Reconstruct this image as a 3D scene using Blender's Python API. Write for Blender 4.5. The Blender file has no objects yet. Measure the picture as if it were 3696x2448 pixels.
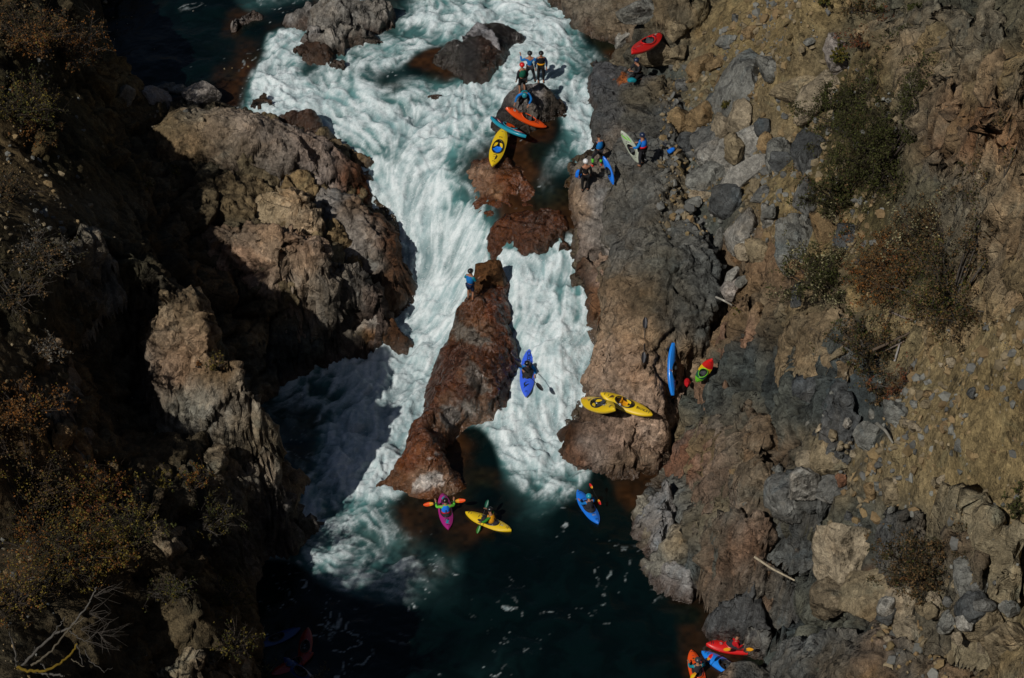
import bpy, math, random
import numpy as np
from mathutils import Vector, Matrix, Quaternion
random.seed(7); RNG = np.random.default_rng(11)
C = bpy.context.scene.collection
PW, PH = 3696, 2448
# ------------------------------------------------------------------ camera
PITCH = math.radians(40.0); DIST = 110.0; FPX = 8650.0
CAM = np.array([0.0, -DIST*math.cos(PITCH), 2+DIST*math.sin(PITCH)])
FWD = np.array([0, math.cos(PITCH), -math.sin(PITCH)]); UP = np.array([0, math.sin(PITCH), math.cos(PITCH)]); RT = np.array([1.0, 0, 0])
def ray(px, py):
    d = FWD + RT*((px-PW/2)/FPX) + UP*((PH/2-py)/FPX)
    return d/np.linalg.norm(d)
def W(px, py, z):                       # where the sight line through a photo point meets height z
    d = ray(px, py); t = (z-CAM[2])/d[2]
    return CAM+d*t
def proj(P):
    v = P-CAM; dp = v@FWD
    return PW/2+FPX*(v@RT)/dp, PH/2-FPX*(v@UP)/dp
# ------------------------------------------------------------------ noise
_perm = np.random.default_rng(5).permutation(65536).astype(np.int64)
def _h(ix, iy, iz, s):
    a = _perm[(ix+s*977) & 65535]; a = _perm[(a+iy) & 65535]; a = _perm[(a+iz) & 65535]
    return a
def vn(P, sc, s=0):
    Q = P/sc; i = np.floor(Q).astype(np.int64); f = Q-i; f = f*f*f*(f*(f*6-15)+10)
    r = 0
    for dx in (0, 1):
        wx = f[:, 0] if dx else 1-f[:, 0]
        for dy in (0, 1):
            wy = f[:, 1] if dy else 1-f[:, 1]
            for dz in (0, 1):
                wz = f[:, 2] if dz else 1-f[:, 2]
                r = r+wx*wy*wz*(_h(i[:, 0]+dx, i[:, 1]+dy, i[:, 2]+dz, s)/32767.5-1)
    return r
def fbm(P, sc, octv=4, s=0, gain=.5):
    r = 0; a = 1
    for o in range(octv):
        r = r+a*vn(P, sc/(2**o), s+o*13); a *= gain
    return r
def ridged(P, sc, octv=4, s=0):
    r = 0; a = 1
    for o in range(octv):
        r = r+a*(1-2*np.abs(vn(P, sc/(2**o), s+o*17))); a *= .5
    return r
def voro(P, sc, s=0):
    Q = P/sc; i = np.floor(Q).astype(np.int64); n = len(P)
    f1 = np.full(n, 9.); f2 = np.full(n, 9.); idc = np.zeros(n, np.int64); off = np.zeros((n, 3))
    for dx in (-1, 0, 1):
        for dy in (-1, 0, 1):
            for dz in (-1, 0, 1):
                c = _h(i[:, 0]+dx, i[:, 1]+dy, i[:, 2]+dz, s)
                p = np.stack([i[:, 0]+dx+_perm[c]/65536, i[:, 1]+dy+_perm[(c+7) & 65535]/65536, i[:, 2]+dz+_perm[(c+91) & 65535]/65536], 1)
                d = np.sqrt(((Q-p)**2).sum(1))
                m = d < f1
                f2 = np.where(m, f1, np.minimum(f2, d)); f1 = np.where(m, d, f1)
                idc = np.where(m, c, idc); off = np.where(m[:, None], Q-p, off)
    return f1, f2, idc, off
def facet(P, sc, s=0):                   # broken planar facets, about -1..1
    Pw = P+np.stack([vn(P, sc*.8, s+3), vn(P, sc*.8, s+4), vn(P, sc*.8, s+5)], 1)*sc*.2
    f1, f2, c, off = voro(Pw, sc, s)
    g = np.stack([_perm[(c+11) & 65535], _perm[(c+23) & 65535], _perm[(c+37) & 65535]], 1)/32768.-1
    r = _perm[(c+51) & 65535]/32768.-1
    crack = np.clip(1-(f2-f1)/.10, 0, 1)
    return (off*g).sum(1)*1.1+r*.45-crack*.35, crack, r
def sstep(a, b, x):
    t = np.clip((x-a)/(b-a), 0, 1); return t*t*(3-2*t)
class RBF:
    def __init__(self, pts, c=1.0, lam=0.0):
        pts = np.array(pts, float); self.xy = pts[:, :2]; self.c = c; n = len(pts)
        d = np.sqrt(((self.xy[:, None]-self.xy[None])**2).sum(2)+c*c)
        A = np.zeros((n+3, n+3)); A[:n, :n] = -d+np.eye(n)*lam; A[:n, n] = 1; A[:n, n+1:] = self.xy; A[n, :n] = 1; A[n+1:, :n] = self.xy.T
        b = np.zeros(n+3); b[:n] = pts[:, 2]; self.w = np.linalg.lstsq(A, b, rcond=None)[0]
    def __call__(self, x, y):
        r = np.full(x.shape, self.w[-3])+self.w[-2]*x+self.w[-1]*y
        for (a, b), w in zip(self.xy, self.w):
            r -= w*np.sqrt((x-a)**2+(y-b)**2+self.c**2)
        return r
def poly_sd(x, y, poly):                 # signed distance, positive inside
    d = np.full(x.shape, 1e9); inside = np.zeros(x.shape, bool); n = len(poly)
    for k in range(n):
        ax, ay = poly[k]; bx, by = poly[(k+1) % n]
        ex, ey = bx-ax, by-ay; L = ex*ex+ey*ey+1e-12
        t = np.clip(((x-ax)*ex+(y-ay)*ey)/L, 0, 1)
        d = np.minimum(d, (x-ax-t*ex)**2+(y-ay-t*ey)**2)
        cond = ((ay > y) != (by > y))
        with np.errstate(divide='ignore', invalid='ignore'):
            xi = ex*(y-ay)/(by-ay if by != ay else 1e-9)+ax
        inside ^= cond & (x < xi)
    d = np.sqrt(d); return np.where(inside, d, -d)
# ------------------------------------------------------------------ object helpers
def tag(o, label=None, cat=None, group=None, kind=None):
    if label: o['label'] = label
    if cat: o['category'] = cat
    if group: o['group'] = group
    if kind: o['kind'] = kind
    return o
def link(o, parent=None):
    C.objects.link(o)
    if parent is not None: o.parent = parent
    return o
def grid_faces(nx, ny, keep=None):
    i = np.arange(nx-1)[None, :]+np.arange(ny-1)[:, None]*nx
    q = np.stack([i, i+1, i+1+nx, i+nx], -1).reshape(-1, 4)
    if keep is not None: q = q[keep[q].any(1)]
    return q
def np_mesh(name, V, F, mat, parent=None, cols=None, smooth=True, extra=None):
    used = np.zeros(len(V), bool); used[F.ravel()] = True
    remap = np.cumsum(used)-1; V = V[used]; F = remap[F]
    me = bpy.data.meshes.new(name); n = len(F); k = F.shape[1]
    me.vertices.add(len(V)); me.vertices.foreach_set('co', V.astype(np.float32).ravel())
    me.loops.add(n*k); me.loops.foreach_set('vertex_index', F.astype(np.int32).ravel())
    me.polygons.add(n); me.polygons.foreach_set('loop_start', np.arange(0, n*k, k, dtype=np.int32))
    me.polygons.foreach_set('loop_total', np.full(n, k, np.int32))
    me.update(calc_edges=True)
    me.polygons.foreach_set('use_smooth', np.full(n, smooth))
    if cols is not None:
        a = me.color_attributes.new('Col', 'FLOAT_COLOR', 'POINT')
        c = np.ones((len(V), 4), np.float32); c[:, :cols.shape[1]] = cols[used]; a.data.foreach_set('color', c.ravel())
    for nm, arr in (extra or {}).items():
        a = me.attributes.new(nm, 'FLOAT', 'POINT'); a.data.foreach_set('value', arr[used].astype(np.float32))
    me.materials.append(mat)
    return link(bpy.data.objects.new(name, me), parent)
def py_mesh(name, V, F, mat, parent=None, smooth=True):
    me = bpy.data.meshes.new(name); me.from_pydata([tuple(v) for v in V], [], [tuple(f) for f in F]); me.update()
    me.polygons.foreach_set('use_smooth', [smooth]*len(me.polygons))
    me.materials.append(mat)
    return link(bpy.data.objects.new(name, me), parent)
def nrm_grid(V, nx, ny):
    G = V.reshape(ny, nx, 3); du = np.gradient(G, axis=1); dv = np.gradient(G, axis=0)
    n = np.cross(du, dv); n /= np.linalg.norm(n, axis=2, keepdims=True)+1e-9
    return n.reshape(-1, 3)
# ------------------------------------------------------------------ materials
class NT:
    def __init__(self, name):
        self.m = bpy.data.materials.new(name); self.m.use_nodes = True; self.t = self.m.node_tree; self.t.nodes.clear()
        self.out = self.n('ShaderNodeOutputMaterial'); self.b = self.n('ShaderNodeBsdfPrincipled'); self.l(self.b.outputs[0], self.out.inputs[0])
    def n(self, t, **k):
        x = self.t.nodes.new(t)
        for a, v in k.items(): setattr(x, a, v)
        return x
    def l(self, a, b): self.t.links.new(a, b)
    def math(self, op, a, b=None, c=None, clamp=False):
        x = self.n('ShaderNodeMath', operation=op, use_clamp=clamp)
        for i, v in enumerate((a, b, c)):
            if v is None: continue
            if isinstance(v, (int, float)): x.inputs[i].default_value = v
            else: self.l(v, x.inputs[i])
        return x.outputs[0]
    def mix(self, f, a, b, mode='MIX'):
        x = self.n('ShaderNodeMix', data_type='RGBA', blend_type=mode)
        for i, v in ((0, f), (6, a), (7, b)):
            if isinstance(v, (int, float)): x.inputs[i].default_value = v
            elif isinstance(v, tuple): x.inputs[i].default_value = (*v, 1)
            else: self.l(v, x.inputs[i])
        return x.outputs[2]
    def noise(self, vec, scale, detail=4, rough=.55, dist=0.0):
        x = self.n('ShaderNodeTexNoise'); x.inputs['Scale'].default_value = scale; x.inputs['Detail'].default_value = detail
        x.inputs['Roughness'].default_value = rough; x.inputs['Distortion'].default_value = dist; self.l(vec, x.inputs['Vector']); return x.outputs[0]
    def rng(self, v, a, b, c=0.0, d=1.0):
        x = self.n('ShaderNodeMapRange'); x.inputs[1].default_value = a; x.inputs[2].default_value = b; x.inputs[3].default_value = c; x.inputs[4].default_value = d
        self.l(v, x.inputs[0]); return x.outputs[0]
def rock_mat(name, vein=.5, grain=1.0, bump=1.0):
    T = NT(name); g = T.n('ShaderNodeNewGeometry'); pos = g.outputs['Position']
    col = T.n('ShaderNodeVertexColor', layer_name='Col')
    n1 = T.noise(pos, .9, 4, .65, .6); n2 = T.noise(pos, 6, 3, .7); n3 = T.noise(pos, 26, 1, .7)
    k = T.math('MULTIPLY', T.rng(n1, .3, .7, .72, 1.28), T.rng(n2, .25, .75, .62, 1.38))
    k = T.math('MULTIPLY', k, T.rng(n3, .25, .75, .68, 1.32))
    c = T.mix(1.0, col.outputs[0], T.n('ShaderNodeCombineColor').outputs[0], 'MULTIPLY')
    cc = T.n('ShaderNodeCombineColor'); T.l(k, cc.inputs[0]); T.l(k, cc.inputs[1]); T.l(k, cc.inputs[2])
    c = T.mix(1.0, col.outputs[0], cc.outputs[0], 'MULTIPLY')
    # hue drift towards rust / blue grey
    h = T.noise(pos, .55, 3, .6, .8)
    c = T.mix(T.rng(h, .58, .72, 0, .38), c, T.mix(1.0, c, (1.22, 1.0, .78), 'MULTIPLY'))
    c = T.mix(T.rng(h, .42, .3, 0, .5), c, T.mix(1.0, c, (.75, .95, 1.1), 'MULTIPLY'))
    # pale mineral veins and dark hairline cracks
    v = T.noise(pos, 1.3, 3, .55, 1.1); vv = T.math('ABSOLUTE', T.math('SUBTRACT', v, .5))
    rka = T.n('ShaderNodeAttribute', attribute_name='rock').outputs['Fac']
    c = T.mix(T.math('MULTIPLY', T.rng(vv, .0, .006, vein, 0), rka), c, T.mix(1.0, c, (2.0, 1.9, 1.7), 'MULTIPLY'))
    # stretched strata so that joints run in a direction
    mp = T.n('ShaderNodeMapping'); T.l(pos, mp.inputs[0]); mp.inputs['Rotation'].default_value = (.3, .5, .6); mp.inputs['Scale'].default_value = (.95, .42, 1.3)
    vo = T.n('ShaderNodeTexVoronoi', feature='DISTANCE_TO_EDGE'); vo.inputs['Scale'].default_value = .95
    wv = T.n('ShaderNodeMix', data_type='RGBA'); 
    nz = T.n('ShaderNodeTexNoise'); nz.inputs['Scale'].default_value = 1.1; nz.inputs['Detail'].default_value = 1.5; T.l(pos, nz.inputs['Vector'])
    wv.inputs[0].default_value = .14; T.l(mp.outputs[0], wv.inputs[6]); T.l(nz.outputs[1], wv.inputs[7]); T.l(wv.outputs[2], vo.inputs['Vector'])
    crk = T.rng(vo.outputs[0], 0, .03, 1, 0)
    crk = T.math('MULTIPLY', crk, T.rng(n1, .46, .62, 0, 1))
    crk = T.math('MULTIPLY', crk, T.n('ShaderNodeAttribute', attribute_name='rock').outputs['Fac'])
    c = T.mix(T.math('MULTIPLY', crk, .42), c, T.mix(1.0, c, (.18, .16, .14), 'MULTIPLY'))
    T.l(c, T.b.inputs['Base Color'])
    wet = T.n('ShaderNodeAttribute', attribute_name='wet').outputs['Fac']
    T.l(T.rng(wet, 0, 1, .92, .14), T.b.inputs['Roughness'])
    T.l(T.rng(wet, 0, 1, .18, .7), T.b.inputs['Specular IOR Level'])
    hgt = T.math('ADD', T.math('MULTIPLY', T.noise(pos, 2.6, 5, .70, 0), .18), T.math('MULTIPLY', n2, .30))
    hgt = T.math('ADD', hgt, T.math('MULTIPLY', n3, .10))
    def facets(sc, k, seed):
        m_ = T.n('ShaderNodeVectorMath', operation='SCALE'); m_.inputs[3].default_value = sc; T.l(pos, m_.inputs[0])
        a_ = T.n('ShaderNodeVectorMath', operation='MULTIPLY_ADD'); T.l(nz.outputs[1], a_.inputs[0]); a_.inputs[1].default_value = (.9, .9, .9); T.l(m_.outputs[0], a_.inputs[2])
        v_ = T.n('ShaderNodeTexVoronoi', feature='F1'); v_.inputs['Scale'].default_value = 1; T.l(a_.outputs[0], v_.inputs['Vector'])
        d_ = T.n('ShaderNodeVectorMath', operation='SUBTRACT'); T.l(a_.outputs[0], d_.inputs[0]); T.l(v_.outputs['Position'], d_.inputs[1])
        e_ = T.n('ShaderNodeVectorMath', operation='SUBTRACT'); T.l(v_.outputs['Color'], e_.inputs[0]); e_.inputs[1].default_value = (.5, .5, .5)
        f_ = T.n('ShaderNodeVectorMath', operation='DOT_PRODUCT'); T.l(d_.outputs[0], f_.inputs[0]); T.l(e_.outputs[0], f_.inputs[1])
        return T.math('MULTIPLY', f_.outputs['Value'], k), v_.outputs['Color']
    f1, fcol = facets(1.5, 1.15, 0); f2, fcol2 = facets(4.6, .46, 1)
    hgt = T.math('ADD', hgt, T.math('ADD', f1, f2))
    sx_ = T.n('ShaderNodeSeparateColor'); T.l(fcol2, sx_.inputs[0]); tn = T.rng(sx_.outputs[0], 0, 1, .82, 1.2); ct = T.n('ShaderNodeCombineColor')
    for i in range(3): T.l(tn, ct.inputs[i])
    c = T.mix(1.0, c, ct.outputs[0], 'MULTIPLY'); T.l(c, T.b.inputs['Base Color'])
    hgt = T.math('SUBTRACT', hgt, T.math('MULTIPLY', crk, .16))
    bp = T.n('ShaderNodeBump'); bp.inputs['Strength'].default_value = 1.0; bp.inputs['Distance'].default_value = .42*bump
    T.l(hgt, bp.inputs['Height']); T.l(bp.outputs[0], T.b.inputs['Normal'])
    return T.m
def flat_mat(name, col, rough=.6, spec=.3, var=.15, scale=8, bump=0.0, metal=0.0, coat=0.0):
    T = NT(name); g = T.n('ShaderNodeTexCoord'); n = T.noise(g.outputs['Object'], scale, 4, .6)
    k = T.rng(n, .3, .7, 1-var, 1+var); cc = T.n('ShaderNodeCombineColor')
    for i in range(3): T.l(k, cc.inputs[i])
    T.l(T.mix(1.0, tuple(col), cc.outputs[0], 'MULTIPLY'), T.b.inputs['Base Color'])
    T.b.inputs['Roughness'].default_value = rough; T.b.inputs['Specular IOR Level'].default_value = spec; T.b.inputs['Metallic'].default_value = metal
    T.b.inputs['Coat Weight'].default_value = coat; T.b.inputs['Coat Roughness'].default_value = .12
    if bump:
        bp = T.n('ShaderNodeBump'); bp.inputs['Distance'].default_value = bump; T.l(n, bp.inputs['Height']); T.l(bp.outputs[0], T.b.inputs['Normal'])
    return T.m
def vcol_mat(name, rough=.8, var=.25, scale=9, trans=0.0, bump=0.0):
    T = NT(name); g = T.n('ShaderNodeNewGeometry'); n = T.noise(g.outputs['Position'], scale, 4, .65)
    col = T.n('ShaderNodeVertexColor', layer_name='Col'); k = T.rng(n, .3, .7, 1-var, 1+var); cc = T.n('ShaderNodeCombineColor')
    for i in range(3): T.l(k, cc.inputs[i])
    T.l(T.mix(1.0, col.outputs[0], cc.outputs[0], 'MULTIPLY'), T.b.inputs['Base Color'])
    T.b.inputs['Roughness'].default_value = rough; T.b.inputs['Specular IOR Level'].default_value = .2
    if trans: T.b.inputs['Transmission Weight'].default_value = 0; T.b.inputs['Subsurface Weight'].default_value = 0
    if bump:
        bp = T.n('ShaderNodeBump'); bp.inputs['Distance'].default_value = bump; T.l(n, bp.inputs['Height']); T.l(bp.outputs[0], T.b.inputs['Normal'])
    return T.m
def water_mat():
    T = NT('river_water'); g = T.n('ShaderNodeNewGeometry'); pos = g.outputs['Position']
    col = T.n('ShaderNodeVertexColor', layer_name='Col'); foam = T.n('ShaderNodeAttribute', attribute_name='foam').outputs['Fac']
    n = T.noise(pos, 9, 5, .7, .4)
    n2 = T.noise(pos, 24, 3, .7)
    s = T.math('ADD', T.math('MULTIPLY', n, .6), T.math('MULTIPLY', n2, .4))
    k = T.math('ADD', foam, T.math('MULTIPLY', T.math('SUBTRACT', s, .5), T.rng(foam, .02, .4, .0, 1.25)), clamp=True)
    fi = T.n('ShaderNodeAttribute', attribute_name='fine').outputs['Fac']; q = T.math('ADD', T.math('MULTIPLY', fi, .55), T.math('MULTIPLY', T.noise(pos, 13, 4, .75), .9))
    fc = T.mix(T.rng(q, .45, 1.05), (.44, .55, .57), (.80, .87, .89))
    c = T.mix(k, col.outputs[0], fc)
    T.l(c, T.b.inputs['Base Color'])
    T.l(T.rng(k, .1, .6, .13, .75), T.b.inputs['Roughness'])
    T.b.inputs['IOR'].default_value = 1.33
    T.l(T.rng(k, 0, .5, .45, .15), T.b.inputs['Specular IOR Level'])
    h = T.math('ADD', T.math('MULTIPLY', T.noise(pos, 2.2, 5, .6, .5), .5), T.math('MULTIPLY', s, .25))
    bp = T.n('ShaderNodeBump'); bp.inputs['Distance'].default_value = .16; T.l(h, bp.inputs['Height']); T.l(T.rng(foam, 0, .6, .35, 1), bp.inputs['Strength'])
    T.l(bp.outputs[0], T.b.inputs['Normal'])
    return T.m
M = {}
M['rock'] = rock_mat('bedrock'); M['hill'] = rock_mat('hillside_rock', vein=.3); M['water'] = water_mat()
# ------------------------------------------------------------------ river outline (photo point, water height)
RIV = [(330,-60,6.5),(380,120,6.4),(430,300,6.3),(560,345,6.2),(700,335,6.1),(790,355,6.0),(890,385,5.9),(979,418,5.8),(1060,440,5.7),(1145,455,5.5),(1232,497,5.2),
 (1300,547,4.9),(1360,578,4.7),(1315,612,4.4),(1290,650,4.1),(1362,703,3.7),(1404,755,3.2),(1435,816,2.8),(1471,873,2.4),(1461,946,1.9),(1451,1071,1.0),(1388,1102,.8),(1400,1180,.5),(1378,1253,.2),
 (1279,1269,.1),(1232,1300,0),(1041,1389,0),(937,1472,0),(940,1560,0),(985,1640,0),(1000,1760,0),(975,1860,0),(920,1960,0),(890,2080,0),(930,2200,0),(970,2300,0),(980,2448,0),(960,2650,0),
 (2640,2650,0),(2640,2470,0),(2740,2430,0),(2850,2385,0),(2880,2330,0),(2800,2292,0),(2646,2270,0),(2563,2243,0),(2620,2212,0),(2516,2155,0),(2429,2120,0),(2360,2125,0),(2325,2085,0),(2289,2035,0),
 (2388,1995,0),(2325,1967,0),(2330,1918,0),(2270,1868,0),(2304,1790,0),(2341,1738,0),(2400,1665,0.05),(2420,1600,.1),(2200,1640,0),(2050,1660,0),(2013,1597,.15),(2065,1482,.65),(2117,1347,1.3),(2138,1285,1.7),(2164,1206,2.2),
 (2169,1123,2.7),(2117,1087,2.9),(2065,1040,3.3),(2065,941,3.9),(2060,816,4.5),(2060,656,5.0),(2034,640,5.1),(2065,578,5.4),(2159,547,5.6),(2164,489,5.7),(2174,453,5.8),(2127,364,6.0),(2125,208,6.2),
 (2159,182,6.25),(2200,151,6.3),(2299,146,6.35),(2273,125,6.35),(2195,99,6.4),(2086,42,6.5),(2013,10,6.55),(1900,-60,6.6),(1700,-200,6.8),(600,-200,6.8)]
RIVW = np.array([W(*p) for p in RIV])
# ------------------------------------------------------------------ water strokes: photo point, height, foam; order gives the flow
ST = [
 [(1640,-60,6.8,.5),(1760,20,6.6,.75),(1930,60,6.5,.7),(2040,110,6.4,.6),(1990,185,6.3,.62),(1890,215,6.25,.62),(1800,265,6.2,.65),(1700,330,6.0,.82),(1600,400,5.7,.85),(1510,460,5.4,.8)],
 [(1560,-60,6.8,.5),(1540,40,6.6,.62),(1480,100,6.5,.6),(1420,170,6.4,.62),(1340,230,6.3,.45),(1300,290,6.2,.3),(1370,330,6.1,.25)],
 [(1500,-40,6.7,.1),(1440,60,6.5,.3),(1380,150,6.4,.35)],
 [(1120,240,6.2,.1),(1040,160,6.5,.7),(1000,230,6.3,.85),(950,330,6.0,.85),(1050,355,5.8,.85),(1160,390,5.6,.7),(1260,450,5.3,.6),(1340,520,5.0,.55),(1410,580,4.8,.6)],
 [(1180,260,6.1,.6),(1250,330,5.9,.75),(1350,380,5.7,.85),(1450,430,5.5,.8),(1500,520,5.2,.75),(1480,600,4.8,.75)],
 [(1380,300,6.0,.12),(1500,330,6.0,.2),(1440,345,5.9,.6),(1560,350,5.8,.85)],
 [(1620,270,6.2,.2),(1540,240,6.2,.1)],
 [(1650,440,5.5,.75),(1600,520,5.2,.75),(1560,600,4.8,.8),(1520,680,4.2,.8),(1540,760,3.6,.93),(1570,850,2.9,.9),(1575,950,2.1,.96),(1560,1050,1.3,1.0),(1530,1140,.7,1.0),(1500,1220,.25,1.0),(1450,1310,.1,.95),(1420,1400,.05,.9),(1350,1500,0,.87),(1300,1600,0,.82),(1230,1720,0,.70),(1160,1840,0,.55),(1150,1950,0,.55),(1230,2050,0,.58),(1380,2110,0,.42),(1500,2120,0,.25)],
 [(1700,420,5.6,.6),(1700,520,5.4,.35),(1660,600,5.0,.3),(1640,680,4.5,.5),(1650,760,3.9,.6)],
 [(1420,640,4.2,.9),(1460,720,3.6,.95),(1500,830,2.9,.95),(1510,960,2.0,.97),(1490,1080,1.0,1.0),(1450,1150,.6,.95)],
 [(1470,560,4.9,.7),(1440,620,4.5,.8)],
 [(1640,860,3.2,.75),(1640,960,2.5,.8),(1610,1080,1.4,.9),(1580,1180,.6,.95),(1550,1290,.15,.95),(1500,1430,0,.9),(1460,1540,0,.87),(1400,1650,0,.8),(1340,1750,0,.72),(1310,1830,0,.55)],
 [(1280,1290,0,.7),(1200,1370,0,.45),(1080,1450,0,.32),(1000,1550,0,.25),(1040,1700,0,.3),(1060,1850,0,.45),(1020,1950,0,.4)],  # foam lowered along here so the shaded pool looks darker
 [(1330,1850,0,.5),(1400,1920,0,.45),(1440,2000,0,.45),(1400,2060,0,.5),(1280,1980,0,.42)],
 [(1300,1880,0,.38),(1240,1930,0,.4),(1350,1980,0,.35)],
 [(1000,2100,0,.1),(1150,2200,0,.12),(1400,2250,0,.15),(1600,2330,0,.13),(1800,2420,0,.2),(1950,2440,0,.14)],
 [(1480,1960,0,.36),(1540,2060,0,.28),(1620,2180,0,.2),(1700,2150,0,.15)],
 [(1450,1850,0,.1),(1560,1950,0,.12)],
 # middle brown shallows
 [(1720,560,5.4,.3),(1760,680,5.1,.15),(1800,780,4.7,.1),(1850,850,4.3,.25)],
 [(2040,250,6.2,.72),(2070,330,6.1,.85),(2090,400,5.9,.8),(2120,450,5.8,.82),(2100,500,5.7,.75),(2030,560,5.5,.5),(1990,630,5.3,.35),(1950,690,5.1,.55),(1960,730,5.0,.4)],
 [(1950,380,6.0,.05),(1960,470,5.8,.05),(1900,560,5.5,.04),(1880,650,5.2,.08),(1950,800,4.7,.05),(1990,850,4.5,.1)],
 [(2030,620,5.2,.12),(2030,700,5.1,.08),(2020,800,4.7,.1)],[(1880,700,5.1,.16),(1900,760,4.9,.14),(1920,830,4.5,.2)],[(1950,480,5.8,.1),(1980,540,5.6,.12)],
 [(2090,200,6.3,.4),(2110,280,6.2,.1)],
 [(2150,120,6.4,.1),(2230,130,6.4,.02)],
 [(1740,740,4.6,.65),(1750,830,3.9,.7),(1700,900,3.3,.85)],
 [(1830,890,4.1,.75),(1850,960,3.6,.8),(1870,1040,3.1,.75),(1880,1130,2.7,.5),(1860,1200,2.3,.6)],
 [(1915,880,4.2,.8),(1945,940,3.5,1.0),(1950,1030,3.0,.95),(1940,1160,2.5,.85),(1950,1260,2.0,.88),(1960,1360,1.4,.8),(1930,1450,.9,.8),(1900,1540,.5,.88),(1900,1640,.12,.88),(1930,1720,.03,.72),(1930,1790,0,.4),(1900,1850,0,.25)],
 [(2020,900,4.1,.85),(2025,980,3.4,.8),(2020,1100,2.9,.45),(2060,1190,2.4,.75),(2070,1300,1.7,.9),(2060,1400,1.1,.97),(2020,1500,.6,.97),(1990,1600,.15,.92),(1990,1700,.03,.65),(2030,1770,0,.4)],
 [(2120,1110,2.8,.6),(2140,1180,2.4,.75),(2110,1260,1.8,.9)],
 [(1850,1780,0,.2),(1780,1850,0,.08),(1720,1800,0,.05)],
 [(1720,1660,0,.02),(1700,1730,0,.03)],
 [(1950,1930,0,.2),(1860,2020,0,.14),(1800,2100,0,.06)],
 [(2100,1850,0,.1),(2050,2000,0,.1),(2080,2150,0,.12),(2050,2300,0,.1),(2060,2440,0,.08)],
 [(2250,1750,0,.0),(2220,1900,0,.03),(2200,2050,0,.06),(2300,2200,0,.03),(2400,2300,0,.05)],
 [(1850,2200,0,.12),(1900,2280,0,.12)],[(1600,2220,0,.15),(1650,2280,0,.1)],
 [(450,100,6.4,0),(600,150,6.4,0),(800,100,6.4,.0),(900,200,6.3,.02),(830,330,6.1,.15)],
 [(980,20,6.6,.3),(1010,60,6.6,.1)],
]
SP = []                                    # samples: x,y,z,foam,flowx,flowy
for s in ST:
    w = [W(a, b, c) for a, b, c, d in s]
    for k in range(len(s)-1):
        a, b = w[k], w[k+1]; L = np.linalg.norm(b-a); n = max(1, int(L/.7)); t = (b-a)[:2]/(np.linalg.norm((b-a)[:2])+1e-9)
        for j in range(n+(k == len(s)-2)):
            u = j/n; p = a+(b-a)*u; SP.append([p[0], p[1], p[2], s[k][3]*(1-u)+s[k+1][3]*u, t[0], t[1]])
SP = np.array(SP)
def nw(x, y, vals, sig, far=0.02):
    num = np.zeros((x.size, vals.shape[1])); den = np.zeros(x.size)
    for p, v in zip(SP, vals):
        d2 = (x-p[0])**2+(y-p[1])**2
        w = np.exp(-d2/(2*sig*sig))+far/(d2*d2+1)
        den += w; num += w[:, None]*v
    return num/den[:, None]
zs = RBF([(p[0], p[1], p[2]) for p in SP[::2]]+[(p[0], p[1], p[2]) for p in RIVW[::2]], c=.6, lam=.3)
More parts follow.
